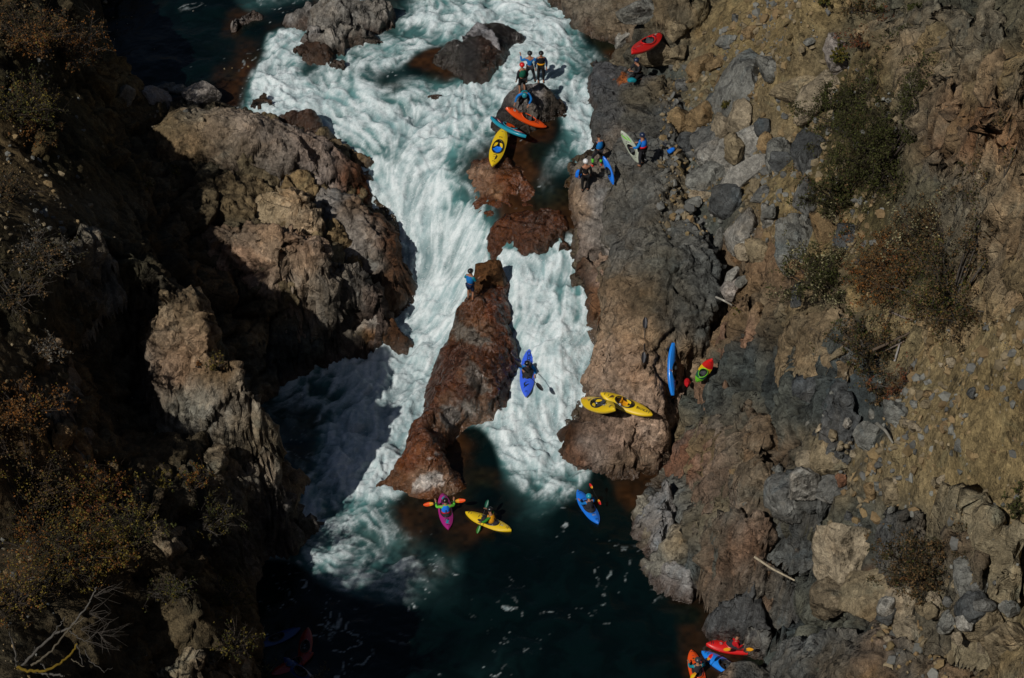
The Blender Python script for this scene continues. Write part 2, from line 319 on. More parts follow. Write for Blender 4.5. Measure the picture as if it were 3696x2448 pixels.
# ------------------------------------------------------------------ hillside control points (photo point, height)
B = [(-64,228,16),(0,450,15.5),(150,300,13),(250,150,12.5),(300,0,12),(380,300,9.5),(420,430,8.5),(200,500,13.5),(0,640,15),(150,730,14.5),(300,820,13.5),(400,905,12.6),(460,960,12.2),(540,1000,11.6),(640,1050,10.8),(715,1110,10),
 (560,560,7.3),(640,640,6.9),(760,760,6.2),(900,430,6.6),(760,420,6.8),(620,400,6.9),(500,380,7.2),(1100,560,6.2),(850,560,6.8),(1000,650,5.8),(1250,680,4.7),(850,850,5.4),(800,1000,4.2),(900,1100,3.6),(1000,1200,2.6),(1150,1000,4.2),(1300,950,3.6),(1100,1230,1.8),(1300,1200,1.0),(980,1330,1.0),
 (0,900,17),(150,1000,15.2),(300,1000,13),(430,1080,11),(380,1150,10.5),(250,1130,12.4),(100,1180,14.4),(0,1300,15),(215,1330,12.6),(225,1450,12.0),(100,1550,13.4),(0,1560,14),(255,1560,11.0),
 (330,1350,9.5),(450,1330,7.6),(530,1450,6.2),(400,1560,7.6),(560,1600,6.2),(760,1330,7.2),(640,1250,8.4),(700,1500,6.4),
 (300,1700,9.6),(430,1740,8.3),(150,1720,11.4),(760,1690,6.6),(870,1700,4.6),(0,1700,13.8),(200,1900,13.2),(420,1930,12.9),(560,1900,13.4),(660,1990,12.8),(690,2080,12.0),(880,1930,2.6),(0,2200,14.8),(200,2200,13.8),(400,2250,12.2),(600,2250,9.6),(760,2300,7),(880,2350,3.6),
 (0,2448,15.6),(300,2448,12.8),(560,2440,9.5),(760,2420,6),(900,2448,3),
 (-450,300,18),(-450,1200,16.8),(-450,2000,16),(-500,2600,17),(-900,1200,18),(-100,-200,16),(150,-250,13),(300,-250,10),(500,-400,9),(1500,-500,10),(2100,-300,10),(2500,-300,15),(3000,-300,21),(3900,-300,33),(4300,1000,33),(4300,2000,28),(3696,2800,18),(3000,2800,10),
 (0,2900,22),(500,2900,14),(850,2800,6),
 (2150,0,7.6),(2350,70,8.0),(2500,100,8.8),(2560,130,9.3),(2620,60,10.4),(2420,190,8.0),(2450,330,7.6),(2600,250,9),(2700,0,11.5),(2850,150,12.5),(2950,330,13),(3050,0,16),(3200,150,18),(3400,0,21.5),(3696,0,26),(3696,300,26),(3350,250,20),(3200,330,17),(3600,500,24),
 (2600,450,8.4),(2600,650,7.8),(2500,700,7.4),(2560,850,7.0),(2750,500,10),(2760,700,9.2),(2900,520,12),(2950,700,12.2),(3100,500,15),(3150,750,15),(3350,600,19),(3450,800,19.5),(3696,800,24),
 (2680,900,8),(2650,1050,6.5),(2800,900,9.6),(2800,1080,8.6),(3000,950,12.5),(3200,980,14.8),(3400,1050,17.5),(3550,1150,19),(3696,1000,22.5),
 (2590,1190,3.6),(2505,1310,2.6),(2440,1420,2.0),(2560,1330,4.2),(2640,1230,5.6),(2700,1250,7.0),(2750,1400,7.6),(2900,1250,10),(3100,1200,12.8),(3300,1300,15.2),(3500,1350,17.4),(3696,1350,20.5),
 (2490,1450,3.2),(2430,1560,1.6),(2460,1650,2.2),(2380,1760,1.4),(2600,1550,5.2),(2550,1700,4.0),(2750,1600,7.4),(2950,1550,10.2),(3150,1600,12.6),(3400,1600,15.6),(3696,1650,18.5),
 (2340,1870,1.0),(2420,1950,1.6),(2450,2060,.9),(2600,1900,4.4),(2800,1850,7.2),(3000,1850,9.6),(3250,1850,12),(3500,1900,14.4),(3696,1950,16),
 (2600,2080,2.6),(2700,2180,1.6),(2800,2100,5),(2900,2230,5.8),(3000,2100,7.6),(3200,2100,9.6),(3450,2150,12),(3696,2200,14),(2880,2290,1.8),(2950,2300,5.4),(3100,2300,8.5),(3300,2320,10.5),(3500,2350,12),(3696,2448,14),
 (2850,2440,2.4),(3100,2448,8.2),(3300,2448,10)]
# slope and bank points; left-wall heights shaped to place its shadow on the pool
BP = [W(*p) for p in B]+[W(a, b, z+.12) for a, b, z in RIV if 0 <= b <= 2500]
BP += [np.array(q, float) for q in [(-12.3,-14,6.0),(-13.5,-14.5,7.2),(-15,-14,8.2),(-12.5,-16.5,6.2),(-14,-17,8.4),(-12.2,-18.5,5.2),(-13.5,-19.6,6.2),(-14.7,-19.5,7.8),(-14,-21.5,7.0),(-16.4,-21.4,9.2),(-13.2,-21.8,6.0),(-14.2,-23.2,7.6),(-15.3,-23.3,8.6),(-17.2,-22.6,10.6),(-12.4,-22.4,5.6),(-18.0,-20.4,11.4),(-18.4,-23.5,12.2),(-17.2,-26,12.8),(-19.5,-26.5,13.6),(-11.6,-15.5,4.6),(-11.4,-17,3.0),(-11.1,-14.2,3.0),(-11.3,-10.5,2.0)]]
base = RBF([tuple(p) for p in BP], c=.8, lam=.15)
def axis(lo, hi, step, ext):
    a = list(np.arange(lo, hi+step/2, step)); d = step
    l, r = [], []; x = hi
    while x < hi+ext: d *= 1.18; x += d; r.append(x)
    return np.array([lo-(v-hi) for v in r[::-1]]+a+r)
STEP = .10
gx = axis(-27, 27, STEP, 70); gy = axis(-46, 34, STEP, 70); NX, NY = len(gx), len(gy)
X, Y = np.meshgrid(gx, gy); x = X.ravel(); y = Y.ravel()
far = np.clip(np.maximum(np.abs(x)-30, np.maximum(y-38, -50-y)), 0, None)
Z0 = base(np.clip(x, -33, 33), np.clip(y, -52, 40))+far*.35
sdr = poly_sd(x, y, RIVW[:, :2])
P0 = np.stack([x, y, Z0], 1)
sdw = sdr+fbm(P0, 1.6, 4, 71)*.22*(np.abs(sdr) < 3)
near = sdr > -1
ZW = np.full(x.shape, 0.); idx = np.where(sdr > -2.5)[0]; ZW[idx] = zs(x[idx], y[idx])
ZW = np.clip(ZW, 0, 7)
# rock masses meet the river with a small bank and the bed drops below the water
bank = np.clip(sdw+.15, 0, None)
Z = np.where(sdw > -.15, np.minimum(Z0, ZW+.15-bank*1.4), Z0)
Z = np.where(sdw > .2, np.minimum(Z, ZW-.35), Z)
V = np.stack([x, y, Z], 1); N = nrm_grid(V, NX, NY)
px, py = proj(V)
# how rocky / how stony each place is: photo point, rock amount (1 bedrock, 0 loose ground)
RK = [(2700,150,0),(2850,100,0),(2600,300,.15),(2800,300,0),(2900,250,.1),(3000,60,.3),(3250,200,1),(3500,300,1),(3400,600,1),(3150,450,.2),(3000,700,.1),(3200,800,.2),(3600,900,1),(3450,1000,.9),(2700,450,.2),(2650,700,.3),(2850,600,.1),(2800,850,.4),
 (2600,1150,1),(2750,1150,1),(2950,1150,.8),(3000,1300,1),(2750,1500,1),(2550,1700,1),(3100,1400,.7),(3250,1250,.2),(3400,1400,0),(3600,1200,0),(3600,1550,0),(3300,1600,.05),(3100,1700,.15),(3350,1800,.1),(3650,1800,0),(2900,1800,.9),(2800,2000,1),(3200,2000,.8),(3500,2000,.7),(3600,2200,.5),(3300,2250,.3),(3000,2400,1),(2500,2050,1),
 (100,300,.4),(300,600,.5),(100,800,.2),(250,900,.6),(500,1050,.8),(650,1300,1),(800,1400,1),(100,1300,.3),(300,1300,.8),(850,1700,1),(500,1700,.6),(150,1900,.3),(500,2100,.5),(800,2200,.8),(700,2400,.5),(700,600,.9),(1000,500,1),(1000,1000,1),(2300,50,1),(2500,30,1),(1000,1400,1),(600,420,.9)]
RKW = []
hb = base
def march(pxx, pyy, H):
    d = ray(pxx, pyy); t0 = 60.
    ts = np.arange(70, 160, .12); P = CAM+d*ts[:, None]
    hz = H(P[:, 0], P[:, 1]); k = np.where(P[:, 2] < hz)[0]
    return P[k[0]] if len(k) else P[-1]
def nwpix(px, py, tab, sig):
    tab = np.array(tab, float); nv = tab.shape[1]-2
    num = np.zeros((px.size, nv)); den = np.zeros(px.size)
    for r in tab:
        d2 = ((px-r[0])**2+(py-r[1])**2)/(sig*sig)
        w = np.exp(-d2*.5)+1e-3/(1+d2*d2); den += w; num += w[:, None]*r[2:]
    return num/den[:, None]
# ------------------------------------------------------------------ colours of the ground: photo point, albedo
TAN=(.165,.122,.074); SOIL=(.205,.146,.074); GRAV=(.215,.156,.084); GREY=(.078,.080,.072); DGREY=(.052,.058,.060); PINK=(.230,.160,.110); WARM=(.165,.118,.070); BROWN=(.060,.026,.010); RUST=(.15,.065,.025); OLIV=(.07,.055,.025); LGREY=(.20,.19,.18)
CT = [(2700,100,*SOIL),(2600,250,*SOIL),(2900,50,*SOIL),(2850,300,*SOIL),(2950,200,*TAN),(3150,250,*OLIV),(3200,100,.105,.092,.066),(3300,250,*TAN),(3500,100,.105,.092,.066),(3600,300,*TAN),(3500,450,*RUST),(3400,400,.105,.092,.066),(3600,600,*TAN),(3400,700,.105,.092,.066),(3650,900,*TAN),
 (3100,600,*OLIV),(3000,800,*SOIL),(3200,900,*OLIV),(2750,400,*TAN),(2650,550,*GREY),(2620,800,*GREY),(2800,700,*SOIL),(2750,900,.17,.10,.06),(2700,1050,.16,.11,.07),(2640,1180,.17,.11,.07),(2800,1150,*TAN),(2760,1300,*DGREY),(2700,1400,*GREY),(2900,1200,.13,.10,.065),(3000,1350,*DGREY),(2950,1500,*DGREY),(3100,1500,*DGREY),
 (2550,1500,*GREY),(2600,1600,.12,.085,.055),(2800,1500,*GREY),(2450,1650,*WARM),(2380,1780,*LGREY),(2350,1900,.16,.155,.15),(2420,2000,.15,.145,.14),(2500,1900,*TAN),(2600,1800,*WARM),(2700,1700,.12,.08,.055),(2800,1850,*GREY),(2750,2000,*RUST),(2650,2000,*GREY),(2900,1950,*GREY),(2600,2100,*GREY),(2700,2200,*GREY),(2850,2150,*DGREY),
 (3000,1700,*TAN),(3250,1250,*GRAV),(3500,1200,*GRAV),(3400,1500,*GRAV),(3600,1500,*SOIL),(3600,1800,*SOIL),(3250,1750,*GRAV),(3100,1850,*GREY),(3250,1900,*DGREY),(3400,1950,*TAN),(3550,1950,*TAN),(3500,2100,*GREY),(3300,2150,*RUST),(3600,2200,*SOIL),(3350,2300,*TAN),(3600,2400,*TAN),(3000,2350,*GREY),(3200,2400,*DGREY),
 (2250,50,.13,.10,.07),(2450,40,.14,.105,.07),(2350,110,.10,.075,.05),(2450,250,*GREY),(2500,420,*GREY),
 (650,500,*WARM),(900,550,*WARM),(750,420,.13,.11,.085),(600,400,*TAN),(480,420,*SOIL),(1000,900,*WARM),(900,1100,*WARM),(1000,1300,*GREY),
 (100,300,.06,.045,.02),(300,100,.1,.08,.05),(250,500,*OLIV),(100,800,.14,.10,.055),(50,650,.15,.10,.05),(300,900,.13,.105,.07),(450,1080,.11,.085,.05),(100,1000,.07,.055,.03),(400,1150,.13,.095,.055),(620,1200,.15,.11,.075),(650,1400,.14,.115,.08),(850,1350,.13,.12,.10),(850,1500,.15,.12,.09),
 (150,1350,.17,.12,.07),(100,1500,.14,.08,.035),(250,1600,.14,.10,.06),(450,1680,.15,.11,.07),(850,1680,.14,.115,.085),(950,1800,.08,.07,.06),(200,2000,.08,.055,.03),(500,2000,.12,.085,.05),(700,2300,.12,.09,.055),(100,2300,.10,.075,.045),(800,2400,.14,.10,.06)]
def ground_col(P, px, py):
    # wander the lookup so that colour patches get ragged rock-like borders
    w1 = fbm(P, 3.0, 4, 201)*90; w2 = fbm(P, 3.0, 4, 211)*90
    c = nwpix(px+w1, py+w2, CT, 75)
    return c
core = (np.abs(x) < 32) & (y > -50) & (y < 40)
rk = np.ones(x.size)*.5; rkf = np.ones(x.size)*.5; cols = np.tile(np.array(TAN), (x.size, 1))
ci = np.where(core & (px > -200) & (px < 3900) & (py > -200) & (py < 2700))[0]
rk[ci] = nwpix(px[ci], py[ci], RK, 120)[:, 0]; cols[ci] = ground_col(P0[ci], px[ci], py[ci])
# displacement
D = np.zeros(x.size)
Pc = V[ci]; r = rk[ci]
fa, c1, ra = facet(Pc*[1, 1, 1.2], 2.2, 1); fb, c2, rr = facet(Pc, .95, 2); fc, c3, rr3 = facet(Pc, .34, 3)
cs = Pc@np.array([[.8, .6, .1], [-.5, .7, .5], [.2, -.4, .85]])
fs, c4, _ = facet(cs*[.45, 1.6, 1], .8, 9)
gen = fbm(Pc, 5, 5, 31)
rough = sstep(.25, .75, r+fbm(Pc, 2.2, 3, 41)*.25)
rkf[ci] = sstep(.35, .8, rough)
D[ci] = gen*.30+rough*(fa*.50+fb*.24+fs*.12+fc*.08-.42*np.clip(c1*1.6-.6, 0, 1)-.20*np.clip(c2*1.6-.6, 0, 1))+(1-rough)*(fbm(Pc, .5, 3, 51)*.04+np.clip(fc, 0, 1)*.05)
wetb = np.zeros(x.size)
fade = sstep(.3, -1.2, sdw); fade = np.where(sdw > .3, .4, .35+.65*fade)
V = V+N*(D*fade)[:, None]
tone = 1+.26*ra*rough+.26*rr*rough+.14*rr3-.45*np.maximum(c2*rough*.6, c3*.3)-.3*c1*rough
hue = np.stack([.95+.10*ra*rough, np.ones_like(rr), .95-.13*ra*rough], 1)
cols[ci] = cols[ci]*np.clip(tone, .25, 1.7)[:, None]*hue
wl = np.where((sdr > -1.4), V[:, 2]-ZW, 9)
wb = sstep(.55, .1, wl+fbm(V, .7, 3, 77)*.15*(wl < 3)); wetb = wb
cols = cols*(1-wb[:, None]*.9)+np.array([.045, .028, .014])*wb[:, None]*.9
hill = np_mesh('hillside', V, grid_faces(NX, NY), M['hill'], cols=cols*(1.12-.46*sstep(1150, 700, px))[:, None], extra={'wet': wetb*.7, 'rock': rkf})  # left bank's colour is darkened to deepen the gorge shade
tag(hill, kind='structure')
# height lookup on a regular grid used for resting things on the ground
HSTEP = .1; hx0, hy0 = -27., -46.; HXN = int(54/HSTEP)+1; HYN = int(80/HSTEP)+1
HM = np.full((HYN, HXN), -9.)
def raise_map(P):
    i = np.round((P[:, 0]-hx0)/HSTEP).astype(int); j = np.round((P[:, 1]-hy0)/HSTEP).astype(int)
    ok = (i >= 0) & (i < HXN) & (j >= 0) & (j < HYN)
    np.maximum.at(HM, (j[ok], i[ok]), P[ok, 2])
raise_map(V)
def hat(x, y):
    fx = np.clip((np.asarray(x, float)-hx0)/HSTEP, 0, HXN-1.001); fy = np.clip((np.asarray(y, float)-hy0)/HSTEP, 0, HYN-1.001)
    i = fx.astype(int); j = fy.astype(int); u = fx-i; v = fy-j
    return HM[j, i]*(1-u)*(1-v)+HM[j, i+1]*u*(1-v)+HM[j+1, i]*(1-u)*v+HM[j+1, i+1]*u*v
def land(px, py, lift=0.0):              # the visible surface point behind a photo point
    p = march(px, py, hat); p = p.copy(); p[2] = float(hat(p[0], p[1]))+lift; return p
def slope_n(p, r=.5):
    dx = (hat(p[0]+r, p[1])-hat(p[0]-r, p[1]))/(2*r); dy = (hat(p[0], p[1]+r)-hat(p[0], p[1]-r))/(2*r)
    return Vector((-float(dx), -float(dy), 1)).normalized()
# ------------------------------------------------------------------ water
wx = np.arange(-22, 16.5, .075); wy = np.arange(-34, 34, .075); WX, WY = len(wx), len(wy)
A, Bm = np.meshgrid(wx, wy); ax = A.ravel(); ay = Bm.ravel()
sdv = poly_sd(ax, ay, RIVW[:, :2]); ins = sdv > -1.2; ii = np.where(ins)[0]
F = np.zeros((ax.size, 3)); F[ii] = nw(ax[ii], ay[ii], SP[:, 3:6], .62)
wz = np.zeros(ax.size); wz[ii] = np.clip(zs(ax[ii], ay[ii]), 0, 7)
fl = F[:, 1:3]/(np.linalg.norm(F[:, 1:3], axis=1, keepdims=True)+1e-6)
WP = np.stack([ax, ay, np.zeros_like(ax)], 1)
# swirl the flow so streaks curl
an = fbm(WP, 2.2, 3, 301)*.75; ca, sa = np.cos(an), np.sin(an)
fl = np.stack([fl[:, 0]*ca-fl[:, 1]*sa, fl[:, 0]*sa+fl[:, 1]*ca], 1)
def lic(src, step, n):
    acc = src.copy(); 
    for sgn in (1, -1):
        qx = ax.copy(); qy = ay.copy()
        for k in range(n):
            i = np.clip(((qx-wx[0])/.075+.5).astype(int), 0, WX-1); j = np.clip(((qy-wy[0])/.075+.5).astype(int), 0, WY-1)
            q = j*WX+i; qx = qx+fl[q, 0]*step*sgn; qy = qy+fl[q, 1]*step*sgn
            i = np.clip(((qx-wx[0])/.075+.5).astype(int), 0, WX-1); j = np.clip(((qy-wy[0])/.075+.5).astype(int), 0, WY-1)
            acc = acc+src[j*WX+i]
    acc = acc/(2*n+1); acc -= acc[ii].mean(); return acc/(acc[ii].std()+1e-9)
rn = np.random.default_rng(3).normal(size=ax.size)
l1 = lic(rn+vn(WP, .2, 4)*2, .075, 5); l2 = lic(vn(WP, .28, 5), .1, 4); l3 = lic(vn(WP, .8, 6), .15, 5)
Wq = WP+np.stack([vn(WP, .9, 331), vn(WP, .9, 332), 0*ax], 1)*.55+np.stack([vn(WP, .3, 333), vn(WP, .3, 334), 0*ax], 1)*.14
bil = fbm(Wq, 1.0, 5, 335, .62); cur = np.abs(vn(Wq, .75, 336))+.5*np.abs(vn(Wq, .36, 337))+.25*np.abs(vn(Wq, .17, 338)); cur = 1-cur
g_y, g_x = np.gradient(wz.reshape(WY, WX), .075); stp = sstep(.12, .38, np.hypot(g_x, g_y).ravel())*sstep(.4, .7, F[:, 0])
b1 = np.maximum(ridged(WP+fl.dot(np.eye(2, 3))*0, 1.1, 4, 320)-.2, -1.2)
bub = vn(WP, .22, 9)
def nz_(q): q = q-q[ii].mean(); return q/(q[ii].std()+1e-9)
tex = (.30+.25*stp)*l1+(.42+.25*stp)*l2+.42*l3+(1-.6*stp)*(.48*nz_(bil)+.22*nz_(cur))+.12*nz_(bub)
tex = (tex-tex[ii].mean())/tex[ii].std()
fo = F[:, 0]
# foam coverage: more foam where the target amount is high, always broken by the streaks
thr = 1.9-3.9*fo
cover = sstep(-1.5, 1.5, tex-thr)
cover = np.clip(cover*(.35+.72*np.sqrt(np.clip(fo, 0, 1)))*(.90+.1*sstep(-1, 1.2, l2*.6+bub)), 0, 1)
lo = sstep(.42, .22, fo); fil = sstep(.80, .97, cur+.05*l3)*sstep(-.2, .8, nz_(fbm(WP, 2.4, 3, 345))*.8+6*(fo-.10)); cover = cover*(1-lo)+lo*np.clip(fil*(.22+2.0*fo), 0, .8)
mm = sstep(.62, .97, fo); cover = cover*(1-mm)+mm*np.clip(.74+.20*tex, .15, 1)
aer = sstep(.14, .6, fo); aer2 = sstep(.5, .95, fo)[:, None]
deep = np.array([.0009, .0050, .0050]); teal = np.array([.070, .185, .185]); pale = np.array([.17, .28, .30])
wc = deep*(1-aer[:, None])+teal*aer[:, None]; wc = wc*(1-aer2)+pale*aer2
wc = wc*(1+.30*np.tanh(nz_(bil)))[:, None]
# shallow water over brown rock: photo point, amount
wpx, wpy = proj(np.stack([ax, ay, wz], 1))
SH = [(1800,600,1),(1900,700,1),(1950,800,1),(1850,800,1),(1980,880,.9),(1950,520,.6),(1750,650,1),(2040,780,1),(1500,1830,.8),(1650,1810,.8),(1600,1880,.5),(1750,1780,.4),(1400,1790,.6),(2420,1680,1),(2330,1690,.6),(900,330,.7),(860,380,.8),(780,300,.3),(1560,250,.7),(1480,300,.4),(1900,380,.6),(1200,60,.5),(1050,120,.4),(2230,130,.7),
 (2600,2280,.5),(2560,2200,.3),(1620,1180,.0),(2050,1120,1),(1880,1120,.7),(2140,1110,.8),(1650,700,.5),(1700,800,.7),(1350,600,.8),(1400,560,.2),(2110,450,.1),(1500,600,.0),(1600,1000,0),(1990,1300,0),(1900,1600,0),(2100,1850,0),(2100,2100,0),(1800,2050,0),(1500,2300,0),(1900,2350,0),(2300,2300,.1),(1200,1700,0),(1000,1500,0),(1200,2100,0),(1300,400,0),(1700,60,0),(2050,250,0),(1600,450,0),(1850,280,.1),(600,150,.1),(1480,1300,0),(1700,560,.2),(2050,600,.15),(2000,1000,.3)]
sh = np.zeros(ax.size); sh[ii] = nwpix(wpx[ii], wpy[ii], SH, 55)[:, 0]
brown = np.array([.044, .018, .006])*(1-sstep(-.1, .6, vn(WP, 1.4, 16)))[:, None]+np.array([.010, .011, .005])*sstep(-.1, .6, vn(WP, 1.4, 16))[:, None]; sh = sstep(.2, .85, sh+.25*vn(WP, 1.2, 15))*sstep(.55, .1, fo)
wc = wc*(1-sh[:, None]*.9)+brown*(sh*.9*(1+.5*bub))[:, None]
amp = .02+.20*sstep(.1, 1, fo)
disp = amp*(.85*bil*(1-.4*stp)+ridged(Wq, 1.3, 3, 350)*.38+.22*l3+sstep(.12, .4, fo)*(.16*l2+.10*l1+.10*vn(WP, .25, 352)))+.05*fbm(WP, 1.8, 2, 360)
WV = np.stack([ax, ay, wz+disp], 1)
keep = np.zeros(ax.size, bool); keep[ii] = True
fine = np.clip(.5+.35*vn(WP, .16, 19)+.25*l1, 0, 1)
river = np_mesh('river', WV, grid_faces(WX, WY, keep), M['water'], cols=wc, extra={'foam': cover, 'fine': fine})
tag(river, kind='structure')
raise_map(WV[ii])
# ------------------------------------------------------------------ rock masses, each a thing of its own
def outcrop(label, rim, inner=(), steep=3.2, amp=1.0, cols=None, rel=False, wet=0.0, dents=(), rnd=.35, step=.085, smoothf=1.0, name='rock_outcrop', cat='rock', group=None, drop=2.6, seed=0, water=True, mat='rock', sig=45, gain=1.45, wc=.8, patches=()):
    def pt(t):
        if rel:
            p = march(t[0], t[1], hat); return W(t[0], t[1], p[2]+t[2])
        return W(*t)
    R = [pt(t) for t in rim]; I = [pt(t) for t in inner]
    R = np.array(R); top = RBF([tuple(p) for p in R]+[tuple(p) for p in I], c=.5, lam=.05)
    zmin = R[:, 2].min()-drop; m = (R[:, 2].max()-zmin)/steep*.8+.5
    xs = np.arange(R[:, 0].min()-m, R[:, 0].max()+m, step); ys = np.arange(R[:, 1].min()-m, R[:, 1].max()+m, step)
    nx, ny = len(xs), len(ys); a, b = np.meshgrid(xs, ys); a = a.ravel(); b = b.ravel()
    sd_ = poly_sd(a, b, R[:, :2]); P = np.stack([a, b, np.full(a.size, zmin)], 1)
    sdn = sd_+fbm(P, 1.1, 4, 400+seed)*.20*smoothf
    # clamp the top surface outside the rim to the value near it
    h = top(a, b); zr = np.zeros(a.size); 
    out = sdn < 0
    num = 0; den = 1e-9
    for p in R:
        w_ = 1/((a-p[0])**2+(b-p[1])**2+.05)**2; num = num+w_*p[2]; den = den+w_
    zr = num/den
    k = sstep(-.5, .3, sdn); h = h*k+np.minimum(h, zr)*(1-k)
    h = h+.10-rnd*np.exp(-np.clip(sdn, 0, 9)/rnd*1.4)
    h = h+np.minimum(sdn, 0)*steep*(1+.35*vn(P, 1.4, 410+seed))
    h = np.maximum(h, zmin-1.5)
    for (dx, dy, dr, dd) in dents:
        c0 = pt((dx, dy, rim[0][2])) if rel else W(dx, dy, float(np.interp(0, [0], [np.mean(R[:, 2])])))
        q = march(dx, dy, lambda u, v: top(u, v)); g = np.exp(-(((a-q[0])**2+(b-q[1])**2)/dr**2)**2); h = h-dd*g
    V = np.stack([a, b, h], 1); N = nrm_grid(V, nx, ny)
    Pq = V+np.array([seed*3.1, seed*1.7, 0])
    fa, c1, r1 = facet(Pq*[1, 1, 1.2], 1.9, 21); fb, c2, r2 = facet(Pq, .75, 22); fc, c3, r3 = facet(Pq, .30, 23)
    cs = Pq@np.array([[.8, .6, .1], [-.5, .7, .5], [.2, -.4, .85]]); fs, c4, r4 = facet(cs*[.4, 1.7, 1], .7, 29)
    d = fbm(Pq, 3.2, 5, 33)*.28-amp*(.26*np.clip(c1*1.6-.6, 0, 1)+.12*np.clip(c2*1.6-.6, 0, 1))+amp*(fa*.34+fb*.14+fs*.16+fc*.045)
    V = V+N*(d*(.35+.65*sstep(zmin, zmin+1.2, V[:, 2])))[:, None]
    px_, py_ = proj(V)
    w1 = fbm(V, .9, 3, 221)*sig*.6; w2 = fbm(V, .9, 3, 231)*sig*.6
    c = nwpix(px_+w1, py_+w2, cols, sig) if cols is not None else ground_col(V, px_, py_)
    if wc < .3 and seed != 17: c = c*np.array([.92, .66, .48])
    for poly, pc in patches:
        pp_ = poly_sd(px_+fbm(V, .35, 3, 241)*12, py_+fbm(V, .35, 3, 242)*12, np.array(poly, float)); q_ = sstep(-2, 2, pp_)[:, None]; c = c*(1-q_)+np.array(pc)*q_
    tone = 1+amp*(.16*r1+.14*r2+.10*r3-.35*c2-.25*c1-.2*c3); c = c*np.clip(tone, .3, 1.6)[:, None]
    hu = amp*.05*r4; c = c*np.stack([1+hu, np.ones_like(hu), 1-hu], 1)
    we = np.full(a.size, float(wet))
    if not water: c = c*gain
    if water:
        sr = poly_sd(V[:, 0], V[:, 1], RIVW[:, :2]) if True else 0
        wl = V[:, 2]-np.clip(zs(V[:, 0], V[:, 1]), 0, 7)+(sr < -1.2)*3
        wb = sstep(.75, .15, wl+fbm(V, .8, 3, 78)*.3); c = c*gain; c = c*(1-wb[:, None]*wc)+np.array([.045, .021, .009])*wb[:, None]*wc
        we = np.maximum(we, wb*.8)
    keep = V[:, 2] > zmin
    o = np_mesh(name, V, grid_faces(nx, ny, keep), M[mat], cols=c, extra={'wet': we, 'rock': np.ones(len(V))})
    tag(o, label, cat, group); raise_map(V[keep]); return o
BR = (.070, .028, .009); BR2 = (.040, .017, .007); DK = (.014, .012, .010); GL = (.17, .165, .16); SG = (.070, .071, .066)
outcrop('long slab of grey and tan bedrock right of the narrow channel, split by dark cracks',
 [(2205,530,7.3),(2222,640,7.1),(2217,820,6.3),(2200,930,5.8),(2180,1060,5.2),(2172,1180,4.5),(2160,1290,3.9),(2125,1400,3.1),(2085,1480,2.4),(2150,1530,2.1),(2330,1540,2.3),(2400,1500,2.7),(2405,1380,3.7),(2440,1270,4.6),(2520,1180,5.5),(2590,1080,6.3),(2600,960,7.0),(2570,850,7.4),(2470,740,7.6),(2460,600,7.8),(2430,500,7.8),(2300,470,7.5)],
 [(2330,620,7.8),(2350,800,7.6),(2400,950,7.2),(2330,1100,6.1),(2300,1300,4.8),(2250,1430,3.4)], amp=.75, seed=1, steep=4,
 cols=[(2300,550,*SG),(2350,700,*SG),(2280,640,.085,.08,.068),(2450,700,.09,.075,.05),(2500,850,*SG),(2400,850,.075,.072,.06),(2550,1000,.06,.062,.058),(2450,1050,.062,.06,.05),(2350,950,.075,.07,.055),(2290,900,.085,.08,.07),(2280,1050,.11,.08,.05),(2350,1100,.085,.065,.04),(2440,1150,.06,.058,.05),(2200,1150,.20,.14,.09),(2300,1200,.23,.16,.10),(2380,1250,.16,.115,.07),(2230,1300,.26,.18,.125),(2330,1350,.25,.17,.115),(2150,1400,.22,.155,.11),(2300,1450,.27,.19,.14),(2380,1450,.25,.175,.125),(2150,1500,.10,.065,.045)])
outcrop('flat grey rock plateau with a rust patch above the rapids, where a kayaker sits',
 [(2120,205,7.2),(2160,180,7.3),(2230,205,7.6),(2390,260,7.9),(2475,300,7.9),(2470,400,7.9),(2450,480,7.8),(2400,520,7.6),(2260,510,7.3),(2190,490,7.0),(2150,420,6.9),(2128,330,7.0)],
 [(2300,300,7.8),(2250,380,7.5),(2350,420,7.8)], amp=.55, seed=2, steep=4, cols=[(2160,250,.060,.062,.066),(2300,250,.058,.06,.062),(2400,300,.08,.065,.042),(2300,350,.07,.06,.042),(2200,380,.055,.056,.056),(2300,440,.062,.06,.052),(2420,420,.06,.06,.055),(2160,450,.06,.058,.055),(2230,500,.10,.085,.07)], sig=30, patches=[([(2230,290),(2243,266),(2272,266),(2274,303),(2228,303)],(.22,.07,.022))])
outcrop('pinkish grey ledge beside the channel lip where three kayakers wait with a blue kayak',
 [(2060,660,6.2),(2085,595,6.4),(2160,500,6.8),(2225,540,7.0),(2225,650,6.6),(2228,760,5.9),(2215,890,5.2),(2130,900,4.9),(2068,890,4.8),(2062,780,5.4)],
 [(2140,600,6.5),(2150,720,6.0)], amp=.5, seed=3, steep=4, cols=[(2200,520,.13,.095,.07),(2120,600,.12,.10,.08),(2080,720,.20,.135,.085),(2150,700,.15,.14,.13),(2200,760,.14,.13,.12),(2150,820,.14,.125,.11),(2080,880,.15,.12,.10)], sig=35)
outcrop('fractured pink rock blocks stepping down between the ledge and the narrow waterfall',
 [(2075,945,4.4),(2110,915,4.7),(2200,900,5.2),(2200,1010,4.8),(2185,1080,4.2),(2130,1085,3.6),(2105,1040,3.7),(2085,990,4.0)], amp=.8, seed=4, steep=4, cols=[(2080,970,*BR2),(2090,1040,*DK),(2150,950,.20,.14,.10),(2170,1000,.20,.14,.11),(2150,1070,.12,.06,.03)], sig=25)
